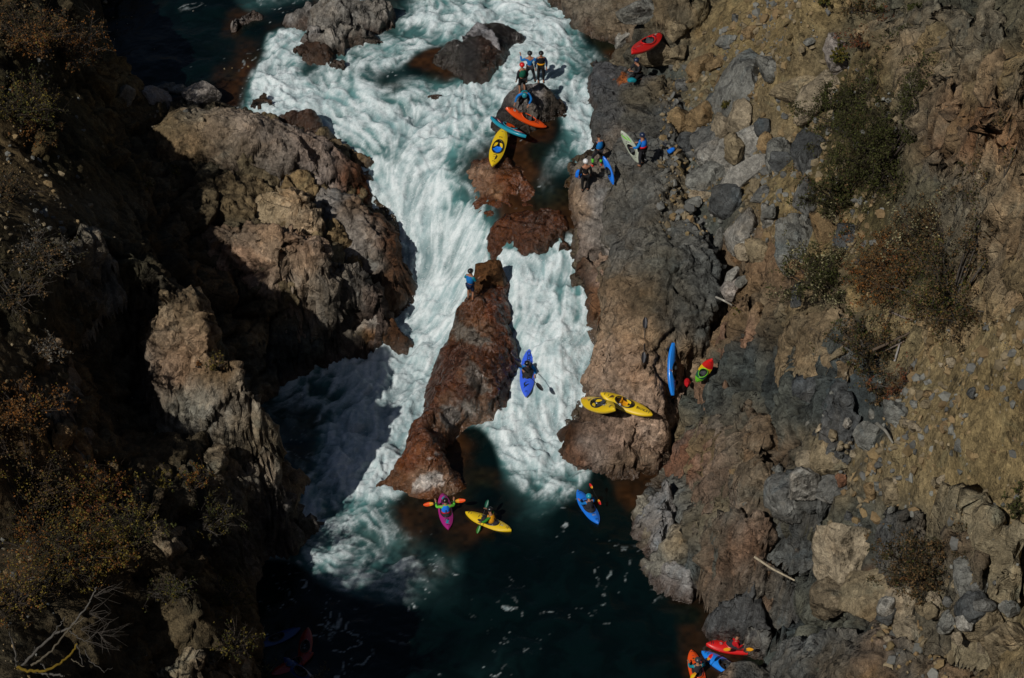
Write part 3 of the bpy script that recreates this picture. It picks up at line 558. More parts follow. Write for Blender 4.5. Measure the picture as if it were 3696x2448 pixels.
outcrop('pink rock boulder mass at the mouth of the right channel below two yellow kayaks',
 [(2078,1500,2.0),(2130,1470,2.3),(2320,1500,2.5),(2410,1525,2.2),(2400,1590,1.7),(2370,1640,1.3),(2290,1665,1.0),(2150,1655,.9),(2070,1635,.9),(2035,1590,1.2)],
 [(2200,1540,2.4),(2250,1600,2.0)], amp=.75, seed=5, steep=2.6, rnd=.7, cols=[(2060,1560,*BR2),(2100,1480,.07,.055,.045),(2200,1500,.16,.11,.08),(2200,1580,.21,.145,.11),(2300,1560,.20,.14,.10),(2150,1630,.17,.14,.12),(2250,1690,.13,.09,.06),(2370,1600,.16,.11,.075),(2080,1660,.09,.04,.02)], sig=35)
outcrop('long wet brown rock ridge dividing the two falls, a pale patch at its foot',
 [(1735,985,3.4),(1800,960,3.6),(1822,1000,3.5),(1835,1080,3.2),(1855,1180,2.8),(1850,1280,2.4),(1830,1350,2.1),(1808,1418,1.9),(1770,1440,1.7),(1700,1465,1.55),(1645,1500,1.45),(1592,1548,1.35),(1575,1600,1.2),(1610,1655,.95),(1665,1712,.5),(1700,1755,.22),(1620,1785,.22),(1490,1792,.22),(1365,1768,.25),(1345,1738,.4),(1405,1670,1.0),(1460,1590,1.5),(1490,1490,1.9),(1560,1390,2.0),(1600,1300,2.4),(1618,1190,2.9),(1640,1100,3.2),(1690,1040,3.4)],
 [(1750,1100,3.6),(1740,1250,3.1),(1700,1400,2.5),(1560,1560,2.0),(1550,1680,1.3)], amp=.42, wet=.9, seed=6, steep=2.6, rnd=.6, smoothf=.8, wc=.15, gain=1.45, name='rock_ridge', patches=[([(1483,1757),(1505,1724),(1535,1716),(1564,1709),(1593,1705),(1612,1746),(1570,1760),(1538,1771),(1505,1775)],(.34,.30,.27)),
 ([(1586,1466),(1660,1462),(1663,1510),(1630,1554),(1608,1558),(1593,1518)],(.13,.11,.095)),([(1667,1444),(1770,1470),(1722,1485),(1685,1510),(1667,1488)],(.15,.13,.11)),([(1638,1154),(1700,1180),(1780,1248),(1700,1240),(1640,1215)],(.085,.07,.055)),([(1680,1274),(1732,1336),(1784,1420),(1740,1420),(1690,1378)],(.10,.08,.065)),([(1562,1640),(1580,1625),(1590,1640),(1572,1652)],(.26,.22,.19)),([(1538,1655),(1552,1650),(1556,1668),(1542,1668)],(.26,.22,.19))],
 cols=[(1770,1000,*BR),(1720,1050,.06,.035,.02),(1800,1100,.085,.03,.010),(1700,1120,.075,.035,.014),(1680,1200,.085,.06,.042),(1740,1210,.10,.07,.05),(1800,1220,.065,.024,.008),(1640,1160,.06,.045,.035),(1650,1300,.05,.022,.010),(1750,1300,.065,.026,.009),(1700,1330,.075,.05,.035),(1820,1350,.05,.02,.008),(1600,1380,.05,.022,.010),(1740,1400,.10,.07,.052),(1680,1440,.045,.02,.010),(1620,1460,.09,.065,.05),(1700,1480,.15,.12,.10),(1750,1480,.14,.11,.09),(1800,1440,.06,.025,.01),(1560,1480,.055,.025,.012),(1590,1520,.12,.09,.07),(1500,1560,.075,.030,.010),(1560,1600,.085,.035,.011),(1480,1660,.10,.04,.014),(1580,1690,.11,.045,.015),(1540,1645,.12,.06,.03),(1550,1735,.30,.26,.23),(1510,1745,.26,.21,.18),(1590,1725,.29,.25,.22),(1450,1740,.09,.05,.025),(1660,1740,.10,.045,.018),(1540,1790,.10,.045,.018),(1620,1800,.06,.04,.02)], sig=22)
outcrop('small brown block perched on the upper end of the wet central ridge',
 [(1715,950,4.5),(1760,934,4.6),(1805,932,4.6),(1803,960,4.4),(1765,968,4.35),(1720,985,4.2)], amp=.35, seed=7, steep=5, rnd=.15, step=.06, drop=1.2, cols=[(1740,960,*BR),(1790,950,.085,.045,.02)], name='boulder')
outcrop('broad pink rock shelf with two round potholes left of the upper rapids',
 [(540,420,8),(620,385,7.9),(760,395,7.7),(860,382,7.5),(930,392,7.4),(1000,430,7.3),(1100,452,7.1),(1180,472,6.8),(1240,515,6.4),(1290,560,5.9),(1285,590,5.7),(1220,620,5.7),(1150,650,5.6),(1050,650,5.8),(900,610,6.3),(800,600,6.8),(700,560,7.3),(600,500,7.8)],
 [(900,480,7.9),(1100,540,7.0),(800,470,8)], amp=.55, seed=8, steep=1.8, rnd=.6, dents=[(1128,527,.38,.9),(1088,583,.34,.8),(1215,590,.3,.4),(860,420,.3,.3)],
 cols=[(600,430,.12,.09,.05),(700,400,.12,.105,.08),(800,440,.16,.125,.09),(900,430,.19,.15,.115),(1000,500,.16,.13,.105),(1100,500,.17,.13,.105),(1200,540,.18,.14,.115),(1150,600,.16,.13,.11),(1000,600,.10,.085,.07),(850,560,.11,.085,.06),(700,500,.13,.09,.05),(1290,590,.08,.03,.012),(1250,520,.12,.08,.06)])
outcrop('dark wet brown boulder at the edge of the white water above the potholed shelf',
 [(1020,425,6.3),(1060,408,6.4),(1110,408,6.4),(1145,435,6.2),(1135,458,5.9),(1070,455,5.9)], amp=.25, wet=.8, seed=9, steep=2.5, rnd=.3, drop=1.2, cols=[(1080,430,.035,.017,.009)], name='boulder')
outcrop('cream cracked boulder sitting between the potholed shelf and the block beside the falls',
 [(945,690,6.5),(990,655,6.8),(1080,648,6.8),(1120,680,6.6),(1165,740,6.2),(1172,790,5.8),(1130,825,5.6),(1050,795,5.8),(960,740,6.1)], [(1060,720,6.9)], amp=.85, seed=10, steep=4, rnd=.3, cols=[(960,690,.22,.165,.10),(1060,700,.25,.195,.13),(1140,770,.23,.17,.11)], name='boulder')
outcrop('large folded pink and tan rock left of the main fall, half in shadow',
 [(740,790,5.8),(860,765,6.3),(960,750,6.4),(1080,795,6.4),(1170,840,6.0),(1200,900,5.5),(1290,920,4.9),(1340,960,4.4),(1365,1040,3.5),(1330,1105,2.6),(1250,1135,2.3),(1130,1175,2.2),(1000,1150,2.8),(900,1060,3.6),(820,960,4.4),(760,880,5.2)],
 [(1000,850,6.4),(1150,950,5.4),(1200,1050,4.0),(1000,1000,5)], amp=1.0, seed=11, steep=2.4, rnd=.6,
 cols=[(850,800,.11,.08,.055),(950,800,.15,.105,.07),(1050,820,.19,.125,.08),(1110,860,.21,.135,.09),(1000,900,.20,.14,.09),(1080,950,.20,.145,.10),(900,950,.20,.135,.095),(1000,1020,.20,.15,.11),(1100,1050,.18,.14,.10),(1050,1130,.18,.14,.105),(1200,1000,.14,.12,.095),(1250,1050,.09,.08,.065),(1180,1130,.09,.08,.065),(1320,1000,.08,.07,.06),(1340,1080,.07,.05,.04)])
outcrop('grey and wet brown rock shoulder bordering the left side of the main fall',
 [(1140,668,5.9),(1200,660,6.0),(1290,682,5.5),(1350,722,5.0),(1395,785,4.4),(1435,855,3.8),(1450,930,3.1),(1435,1010,2.4),(1395,1060,1.9),(1372,1000,2.9),(1340,900,4.0),(1290,845,4.6),(1220,790,5.2),(1155,720,5.7)],
 [(1380,880,4.0)], amp=.55, seed=12, steep=2.8, rnd=.4, wet=.2, cols=[(1160,680,.16,.14,.12),(1220,700,.15,.14,.13),(1290,740,.12,.08,.05),(1350,800,.07,.032,.013),(1290,790,.16,.14,.12),(1340,850,.18,.155,.13),(1400,860,.07,.03,.012),(1360,920,.17,.145,.12),(1430,920,.06,.026,.011),(1400,1010,.05,.025,.012),(1300,900,.17,.15,.13)], sig=25)
outcrop('rounded grey and rust boulder in the foam at the foot of the main fall',
 [(1278,1165,1.6),(1320,1125,2.0),(1380,1112,2.1),(1425,1135,1.9),(1442,1180,1.4),(1400,1200,1.1),(1340,1210,1.0),(1275,1195,1.1)], amp=.5, seed=13, steep=2.2, rnd=.4, drop=1.8, cols=[(1300,1160,.20,.175,.145),(1350,1170,.19,.17,.15),(1385,1140,.11,.05,.022),(1430,1180,.04,.018,.008),(1340,1220,.15,.075,.03),(1300,1230,.10,.08,.05)], sig=18, name='boulder')
outcrop('dark island rock with pale top in the upper rapids under four kayakers',
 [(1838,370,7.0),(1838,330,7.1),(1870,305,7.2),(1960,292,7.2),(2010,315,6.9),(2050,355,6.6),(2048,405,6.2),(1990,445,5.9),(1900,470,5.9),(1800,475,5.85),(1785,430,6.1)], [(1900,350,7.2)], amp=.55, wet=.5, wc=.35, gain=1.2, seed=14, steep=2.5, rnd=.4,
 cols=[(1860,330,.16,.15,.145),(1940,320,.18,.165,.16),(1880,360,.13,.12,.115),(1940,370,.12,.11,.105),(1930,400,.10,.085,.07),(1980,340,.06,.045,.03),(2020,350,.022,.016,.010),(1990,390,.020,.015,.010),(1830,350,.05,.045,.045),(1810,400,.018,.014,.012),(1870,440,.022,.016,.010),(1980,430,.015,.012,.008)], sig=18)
outcrop('low rust brown rock with a pale streak, below the yellow kayak on the wet rock',
 [(1712,610,5.65),(1735,560,5.85),(1790,540,5.95),(1870,570,5.8),(1930,660,5.4),(1930,740,5.05),(1860,800,4.65),(1760,800,4.45),(1715,700,5.05)], amp=.35, wet=.9, wc=.2, seed=15, steep=1.6, rnd=.5, cols=[(1740,570,.06,.025,.01),(1755,620,.22,.18,.15),(1740,670,.20,.15,.12),(1800,590,.06,.03,.012),(1800,660,.12,.045,.012),(1795,675,.20,.15,.10),(1840,690,.10,.04,.012),(1760,740,.09,.035,.010),(1850,740,.07,.027,.009),(1800,780,.06,.025,.009)], sig=16)
outcrop('rust brown submerged rock lip at the top of the narrow right fall',
 [(1790,790,5.0),(1850,750,5.2),(1950,725,5.3),(2048,745,5.35),(2052,850,4.85),(1985,888,4.5),(1900,878,4.5),(1830,855,4.6)], amp=.35, wet=.9, wc=.2, seed=16, steep=1.5, rnd=.5, cols=[(1870,800,.06,.024,.008),(1950,800,.045,.02,.007),(2000,800,.07,.027,.008),(2030,870,.035,.02,.009)], sig=25)
outcrop('large black wet boulder in the upper river with water sliding round it',
 [(1562,172,7.15),(1598,143,7.4),(1680,128,7.55),(1760,72,7.7),(1810,58,7.7),(1870,80,7.5),(1918,110,7.0),(1905,140,6.6),(1850,150,6.6),(1810,175,6.7),(1800,210,6.6),(1750,245,6.7),(1690,258,6.65),(1635,222,6.8),(1580,202,6.95)], amp=.3, wet=1, wc=.2, gain=1.0, seed=17, steep=2.4, rnd=.5, smoothf=.6, cols=[(1700,180,*DK),(1800,100,*DK),(1760,175,.04,.018,.008),(1600,190,.05,.045,.04),(1850,120,.02,.018,.018)], sig=25)
outcrop('pale grey angular block lying against the big black boulder in the river',
 [(1675,120,7.8),(1688,88,8.0),(1725,77,8.0),(1760,100,7.9),(1798,130,7.7),(1770,136,7.5),(1680,134,7.4)], amp=.25, seed=18, steep=4, rnd=.15, drop=1.4, step=.06, cols=[(1720,110,.15,.145,.15)], name='boulder', water=False)
TL = [(.17,.155,.135), (.15,.14,.125), (.16,.15,.14), (.035,.018,.010)]
for lab, rim, cc in [
 ('large pale grey boulder at the top left of the rapids', [(1170,90,7.9),(1230,52,8.1),(1290,58,8.0),(1340,85,7.6),(1390,110,7.2),(1385,145,6.7),(1290,155,6.8),(1240,175,6.8),(1190,175,6.9),(1168,140,7.2)], TL[0]),
 ('grey fractured boulders on the top edge above the large pale boulder', [(1140,20,7.9),(1180,-20,8.2),(1290,-20,8.2),(1400,-10,7.8),(1410,40,7.4),(1360,60,7.3),(1280,40,7.6),(1200,45,7.6)], TL[1]),
 ('square light grey boulder left of the large pale boulder at the top', [(1095,110,7.3),(1110,95,7.4),(1145,100,7.4),(1155,130,7.2),(1140,150,6.9),(1100,135,7.0)], TL[2]),
 ('grey boulder at the top edge left of the fractured boulders', [(1048,30,7.5),(1070,8,7.7),(1110,8,7.7),(1135,30,7.5),(1110,75,7.0),(1070,60,7.1)], TL[2]),
 ('low dark brown wet boulder where the left stream pours over', [(1045,160,6.8),(1090,140,6.95),(1150,150,6.9),(1190,180,6.8),(1180,215,6.5),(1120,225,6.4),(1070,205,6.5)], TL[3]),
 ('lone grey rock standing in the black shaded water at the top left', [(838,78,7.0),(862,50,7.1),(905,26,7.2),(925,28,7.2),(912,45,7.0),(882,72,6.8),(850,86,6.8)], (.15,.145,.14)),
 ('greyish rock emerging below the big pale boulder on the left of the upper rapids', [(1180,200,6.8),(1220,190,6.9),(1260,205,6.9),(1250,240,6.6),(1200,245,6.5)], (.06,.05,.04)),
 ('dark rock hump in the white water left of the island', [(1530,330,6.1),(1560,318,6.15),(1600,325,6.1),(1610,350,5.9),(1570,360,5.85),(1530,350,5.9)], (.03,.024,.02)),
 ('flat brown wet rock behind the shelf at the shaded water edge', [(900,350,6.5),(950,335,6.5),(1000,345,6.4),(1010,370,6.2),(940,380,6.2)], (.04,.025,.015)),
 ('small pale topped rock at the lip below the standing group on the ledge', [(2062,585,5.9),(2085,562,6.2),(2115,555,6.2),(2128,575,6.1),(2110,598,5.8),(2075,600,5.7)], (.12,.11,.10)),
 ('moss green low rock under the white helmet kayaker at the river edge', [(2036,640,5.7),(2060,612,5.9),(2085,615,5.9),(2075,650,5.6),(2045,660,5.4)], (.055,.042,.015)),
 ]:
    outcrop(lab, rim, amp=.6, seed=len(lab) % 31, steep=3.2, rnd=.22, drop=1.6, step=.07, cols=[(rim[0][0], rim[0][1], *cc), (rim[3][0], rim[3][1], *[v*.85 for v in cc])], name='boulder')
outcrop('sunlit layered bedrock bank at the top edge right of the river',
 [(2015,-20,7.4),(2045,8,7.5),(2100,32,7.5),(2170,75,7.5),(2230,100,7.5),(2320,122,7.7),(2420,128,8.2),(2510,112,8.5),(2560,55,9.0),(2600,0,9.5),(2600,-60,9.9),(2000,-80,8)], [(2300,40,8.6)], amp=.6, seed=20, steep=2.6, rnd=.5, cols=[(2100,20,.12,.10,.075),(2230,60,.10,.08,.055),(2350,60,.15,.11,.072),(2450,60,.16,.115,.07),(2500,20,.07,.075,.078),(2400,110,.15,.10,.065),(2300,110,.13,.10,.07)])
outcrop('foreground grey outcrop with rusty seams filling the bottom right edge',
 [(2825,2365,2.9),(2850,2310,4.2),(2892,2264,6.0),(3000,2248,8.2),(3150,2252,9.7),(3300,2287,11.1),(3450,2360,12.1),(3540,2430,12.4),(3520,2600,12),(2900,2650,7.5),(2780,2520,3.0),(2780,2430,2.8)], [(3100,2400,9.4)], amp=.7, seed=21, steep=3, rnd=.5, cols=[(2800,2350,*SG),(2900,2300,.075,.078,.075),(3050,2300,.07,.068,.06),(3000,2400,.075,.062,.045),(3150,2350,.09,.065,.045),(3250,2400,.06,.062,.058),(3350,2380,.10,.08,.055),(3450,2430,.13,.09,.055),(3200,2440,.11,.065,.03),(2850,2430,.06,.06,.055)])
outcrop('small foreground rock spur half hiding a blue kayak at the bottom right',
 [(2548,2480,1.2),(2588,2450,1.5),(2635,2415,1.7),(2685,2390,1.8),(2735,2405,1.7),(2785,2430,1.7),(2800,2500,2.0),(2600,2600,2.0)], amp=.45, seed=22, steep=3.4, rnd=.3, cols=[(2650,2370,.075,.075,.07),(2600,2420,.16,.115,.08),(2700,2420,.05,.052,.05),(2740,2400,.07,.065,.055),(2560,2450,.15,.105,.07)], sig=25)
for lab, rim, cc, sd0 in [
 ('pale grey rock ledge dipping into the pool on its right shore', [(2278,1868,1.1),(2310,1795,1.5),(2345,1742,1.9),(2400,1715,2.5),(2430,1800,2.5),(2410,1900,1.9),(2395,1980,1.2),(2335,1960,.9),(2330,1910,.9)], (.165,.16,.155), 23),
 ('low light grey rock apron at the waterline below the pale ledge', [(2292,2030,.4),(2350,2000,.8),(2430,2010,1.2),(2475,2060,1.1),(2480,2125,.6),(2400,2112,.35),(2345,2100,.3)], (.17,.165,.16), 24),
 ('round dark grey boulder on the shore above the red kayak', [(2600,2130,2.6),(2660,2110,3.0),(2720,2125,3.1),(2738,2170,2.7),(2710,2220,1.9),(2640,2220,1.6),(2600,2190,1.8)], (.055,.057,.058), 25),
 ('grey shore rocks running down to the water beside the red kayak', [(2560,2235,.7),(2620,2205,1.2),(2700,2230,1.7),(2780,2240,2.2),(2800,2290,1.6),(2720,2285,.7),(2640,2262,.4)], (.10,.098,.09), 26)]:
    outcrop(lab, rim, amp=.6, seed=sd0, steep=3, rnd=.35, drop=1.8, cols=[(rim[0][0], rim[0][1], *cc), (rim[4][0], rim[4][1], *[v*.9 for v in cc])])
outcrop('sunlit cliff spur of stacked tan blocks between two dark gullies on the left wall',
 [(575,1015,12.0),(700,1072,10.9),(718,1110,10.6),(742,1180,10.4),(765,1265,9.9),(825,1288,9.7),(860,1360,9.0),(922,1440,7.8),(930,1500,6.9),(905,1565,6.2),(830,1590,6.2),(780,1540,7.0),(740,1500,7.5),(680,1420,8.3),(595,1390,8.8),(562,1300,9.5),(548,1200,10.3),(570,1100,11.0)], amp=.8, seed=33, steep=3, rnd=.3, drop=4, water=False,
 cols=[(600,1050,.15,.115,.07),(700,1120,.14,.10,.06),(600,1150,.17,.125,.08),(650,1250,.18,.12,.075),(600,1330,.13,.12,.10),(700,1300,.19,.13,.08),(640,1330,.24,.11,.04),(680,1400,.14,.13,.105),(780,1330,.17,.11,.055),(850,1400,.16,.13,.095),(830,1480,.15,.135,.11),(880,1540,.15,.12,.08)])
outcrop('sunlit tan buttress rounding down to the pool below the layered cliff spur',
 [(660,1650,7.2),(780,1612,6.9),(900,1592,6.5),(950,1612,5.7),(985,1655,5.0),(992,1720,4.2),(978,1790,3.2),(920,1830,2.9),(860,1780,4.6),(760,1735,5.9)], amp=1.0, seed=34, steep=3, rnd=.4, drop=4, water=False, cols=[(700,1660,.15,.12,.08),(850,1630,.17,.13,.085),(950,1680,.16,.13,.095),(900,1750,.13,.115,.09),(980,1780,.09,.08,.07)])
# blocks standing proud of the right and left slopes; heights here are above the slope
for k, (lab, rim, am, cols_) in enumerate([
 ('huge jointed rock face at the top right corner, grey with rust stains', [(3150,60,.8),(3250,10,1.0),(3420,-30,1.2),(3570,0,1.2),(3620,90,1.3),(3500,240,1.1),(3330,300,.9),(3190,290,.7),(3130,180,.6)], 1.3, None),
 ('rounded overhanging block below the top right rock face, black shadow under it', [(3180,330,.7),(3300,300,.9),(3450,250,1.1),(3600,180,1.3),(3660,260,1.2),(3580,400,1.2),(3470,520,.9),(3390,480,.8),(3260,400,.6)], 1.2, None),
 ('tan cracked cliff block at the right edge, upper half', [(3360,520,.7),(3470,560,.9),(3600,430,1.1),(3730,380,1.2),(3760,800,1.0),(3600,860,.9),(3480,780,.7),(3390,650,.5)], 1.2, None),
 ('tan fractured bedrock hump right of centre below the shrubs', [(2840,1180,.5),(2900,1110,.6),(3040,1090,.8),(3120,1180,.8),(3060,1310,.6),(2980,1340,.5),(2860,1290,.4)], .8, [(2950,1200,.155,.115,.068),(3050,1200,.14,.105,.065)]),
 ('dark slate slab below the tan hump on the right slope', [(2880,1370,.4),(2960,1340,.5),(3060,1400,.6),(3110,1490,.6),(3060,1570,.5),(2960,1600,.4),(2900,1500,.3)], .7, [(3000,1450,.05,.055,.058),(2950,1550,.06,.062,.062)]),
 ('long tan boulder with a black undercut near the right edge, lower half', [(3420,1800,.6),(3480,1765,.9),(3600,1820,1.0),(3690,1870,1.0),(3700,1920,.8),(3640,1940,.6),(3560,1910,.5),(3440,1870,.4)], .5, [(3550,1860,.15,.125,.08)]),
 ('broad dark rock slab with rusty edge above the lower right shrub', [(3060,1830,.3),(3200,1790,.5),(3330,1830,.8),(3480,1900,.9),(3560,1960,.9),(3540,2050,.8),(3430,2080,.7),(3300,2000,.5),(3150,1950,.3)], .7, [(3150,1880,.06,.062,.062),(3300,1900,.065,.06,.05),(3450,1950,.11,.08,.05),(3400,2040,.08,.07,.05)]),
 ('grey bedrock face with orange stains beside the pool on the right', [(2480,1560,.4),(2560,1480,.6),(2700,1440,.6),(2780,1530,.6),(2740,1680,.6),(2620,1760,.5),(2480,1760,.4),(2400,1690,.3)], .9, [(2450,1550,.07,.072,.065),(2500,1650,.15,.06,.03),(2600,1550,.13,.11,.085),(2650,1650,.10,.08,.055),(2550,1720,.13,.10,.075),(2720,1560,.11,.075,.045)]),
 ('brown and grey bedrock face with a white stick lying on it', [(2500,1900,.4),(2620,1830,.5),(2760,1860,.6),(2880,1950,.6),(2900,2080,.6),(2820,2140,.5),(2680,2080,.5),(2560,2010,.4)], .9, [(2560,1900,.11,.09,.065),(2650,1900,.085,.085,.075),(2700,1960,.16,.07,.03),(2800,1980,.08,.07,.055),(2850,2050,.065,.067,.065),(2750,2060,.085,.075,.06)]),
 ('grey slabs broken by thin cracks on the bedrock under the talus fan', [(2700,1700,.4),(2800,1640,.5),(2920,1660,.5),(2960,1760,.5),(2890,1840,.5),(2780,1830,.4)], .8, [(2800,1720,.08,.08,.072),(2900,1750,.065,.067,.064)]),
 ('pink and ochre rock rib rising beside the dark crevice', [(2560,1330,.3),(2600,1180,.5),(2640,1080,.6),(2700,1010,.6),(2740,1060,.6),(2680,1220,.6),(2620,1370,.5),(2580,1420,.3)], .7, [(2650,1100,.13,.09,.055),(2620,1200,.16,.095,.065),(2600,1330,.16,.10,.065),(2700,1050,.13,.09,.05)]),
 ('lumpy conglomerate knob on the upper left wall', [(200,850,.6),(300,830,.8),(380,840,.9),(395,900,.8),(350,960,.6),(240,950,.4)], .9, [(260,900,.09,.075,.05),(360,880,.13,.12,.10)]),
 ('gully-side tan rock rib with shadows of branches on the left wall', [(150,1250,.5),(210,1220,.7),(240,1300,.8),(235,1400,.8),(220,1450,.7),(150,1480,.5),(80,1400,.3)], 1.0, [(150,1350,.17,.12,.075),(200,1450,.15,.12,.09)]),
 ('small sunlit rock tower with rust foot at the lower left', [(180,1530,.5),(250,1515,.9),(275,1540,1.0),(270,1600,.8),(240,1630,.5),(190,1600,.4)], .9, [(230,1560,.17,.125,.07),(240,1620,.22,.12,.05)]),
 ('crumbly sunlit tan rock knob at the lower left edge of the dark gully', [(320,1660,.3),(380,1630,.4),(460,1640,.5),(500,1680,.4),(440,1740,.2),(360,1720,.2)], 1.0, [(400,1680,.16,.12,.07)]),
 ('conglomerate pillar among the yellow leaved bushes at the lower left', [(350,1885,.2),(480,1870,.3),(620,1875,.5),(660,1905,.6),(670,1990,.6),(700,2070,.6),(660,2080,.5),(590,1980,.5),(540,1900,.4),(400,1890,.2)], 1.0, [(450,1880,.11,.085,.05),(640,1920,.16,.13,.09),(670,2030,.15,.11,.07)]),
 ('broken tan rock pile at the bottom left edge of the frame', [(540,2400,.5),(640,2370,.7),(740,2350,.8),(880,2370,.8),(885,2440,.7),(800,2500,.6),(560,2500,.4)], 1.4, [(620,2420,.12,.11,.08),(780,2400,.16,.125,.085),(860,2420,.15,.12,.08)]),
 ]):
    outcrop(lab, rim, amp=am, seed=40+k, steep=3.0, rnd=.3, drop=2.0, step=.10, rel=True, water=False, cols=cols_, sig=60)
# ------------------------------------------------------------------ loose boulders, each its own thing, and talus
def ico(sub):
    import bmesh
    bm = bmesh.new(); bmesh.ops.create_icosphere(bm, subdivisions=sub, radius=1)
    V = np.array([v.co[:] for v in bm.verts]); F = np.array([[v.index for v in f.verts] for f in bm.faces]); bm.free(); return V, F
ICO = {k: ico(k) for k in (1, 2, 3, 4, 5)}
def stone_shape(sub, size, seed, cuts=11, rough=.03, rnd=.0):
    V, F = ICO[sub]; r = np.random.default_rng(seed); V = V*1.25
    for k in range(cuts):
        n = r.normal(size=3); n[2] *= .8; n /= np.linalg.norm(n); d = r.uniform(.62, .95)
        e = V@n-d; V = V-np.maximum(e, 0)[:, None]*n*(.97-rnd)
    V = V*np.array(size)*.5
    if sub > 2:
        o = r.uniform(0, 50, 3); U = V/np.linalg.norm(V, axis=1, keepdims=True); m = max(size)
        V = V+U*((fbm(V+o, m*.35, 4, 61)*rough*m)+(facet(V+o, m*.28, 62)[0]*rough*.9*m))[:, None]
    return V, F
def rot_to(n, ang):
    q = Vector((0, 0, 1)).rotation_difference(n); return np.array((q.to_matrix() @ Matrix.Rotation(ang, 3, 'Z')))
def boulder(px, py, w, h, col, label, ang=0.0, seed=0, group=None, sub=4, rough=.035, flat=.7, rnd=0, name='boulder'):
    p = land(px, py); sc = FPX/np.linalg.norm(p-CAM)
    sx = w/sc; sy = h/sc*1.12
    V, F = stone_shape(sub, (sx, sy, min(sx, sy)*flat), seed, rough=rough, rnd=rnd)
    R = rot_to(slope_n(p, .8), ang); V = V@R.T
    c = np.tile(np.array(col), (len(V), 1)); Q = V+p
    c = c*(1+.22*fbm(Q, sx*.4+.05, 3, 91))[:, None]
    zlo = V[:, 2].min(); g0 = np.clip(1-(V[:, 2]-zlo)/(.35*(V[:, 2].max()-zlo)), 0, 1)[:, None]*.3
    c = c*(1-g0)+np.array(TAN)*g0
    o = np_mesh(name, V, F, M['rock'], cols=c, extra={'wet': np.zeros(len(V)), 'rock': np.ones(len(V))*.7})
    o.location = p+np.array([0, 0, min(sx, sy)*flat*.16]); tag(o, label, 'boulder', group); raise_map(V+np.array(o.location)); return o
T1, T2, T3 = (.20, .16, .10), (.26, .215, .15), (.21, .145, .075)
G1, G2, G3, G4, S1 = (.155, .155, .14), (.12, .12, .112), (.24, .23, .205), (.27, .24, .215), (.070, .074, .074)
def z3(x, y): return 2464+x/1.921, y/1.921
def z6(x, y): return 2464+x/1.921, 816+y/1.921
def z9(x, y): return 2464+x/1.921, 1632+y/1.921
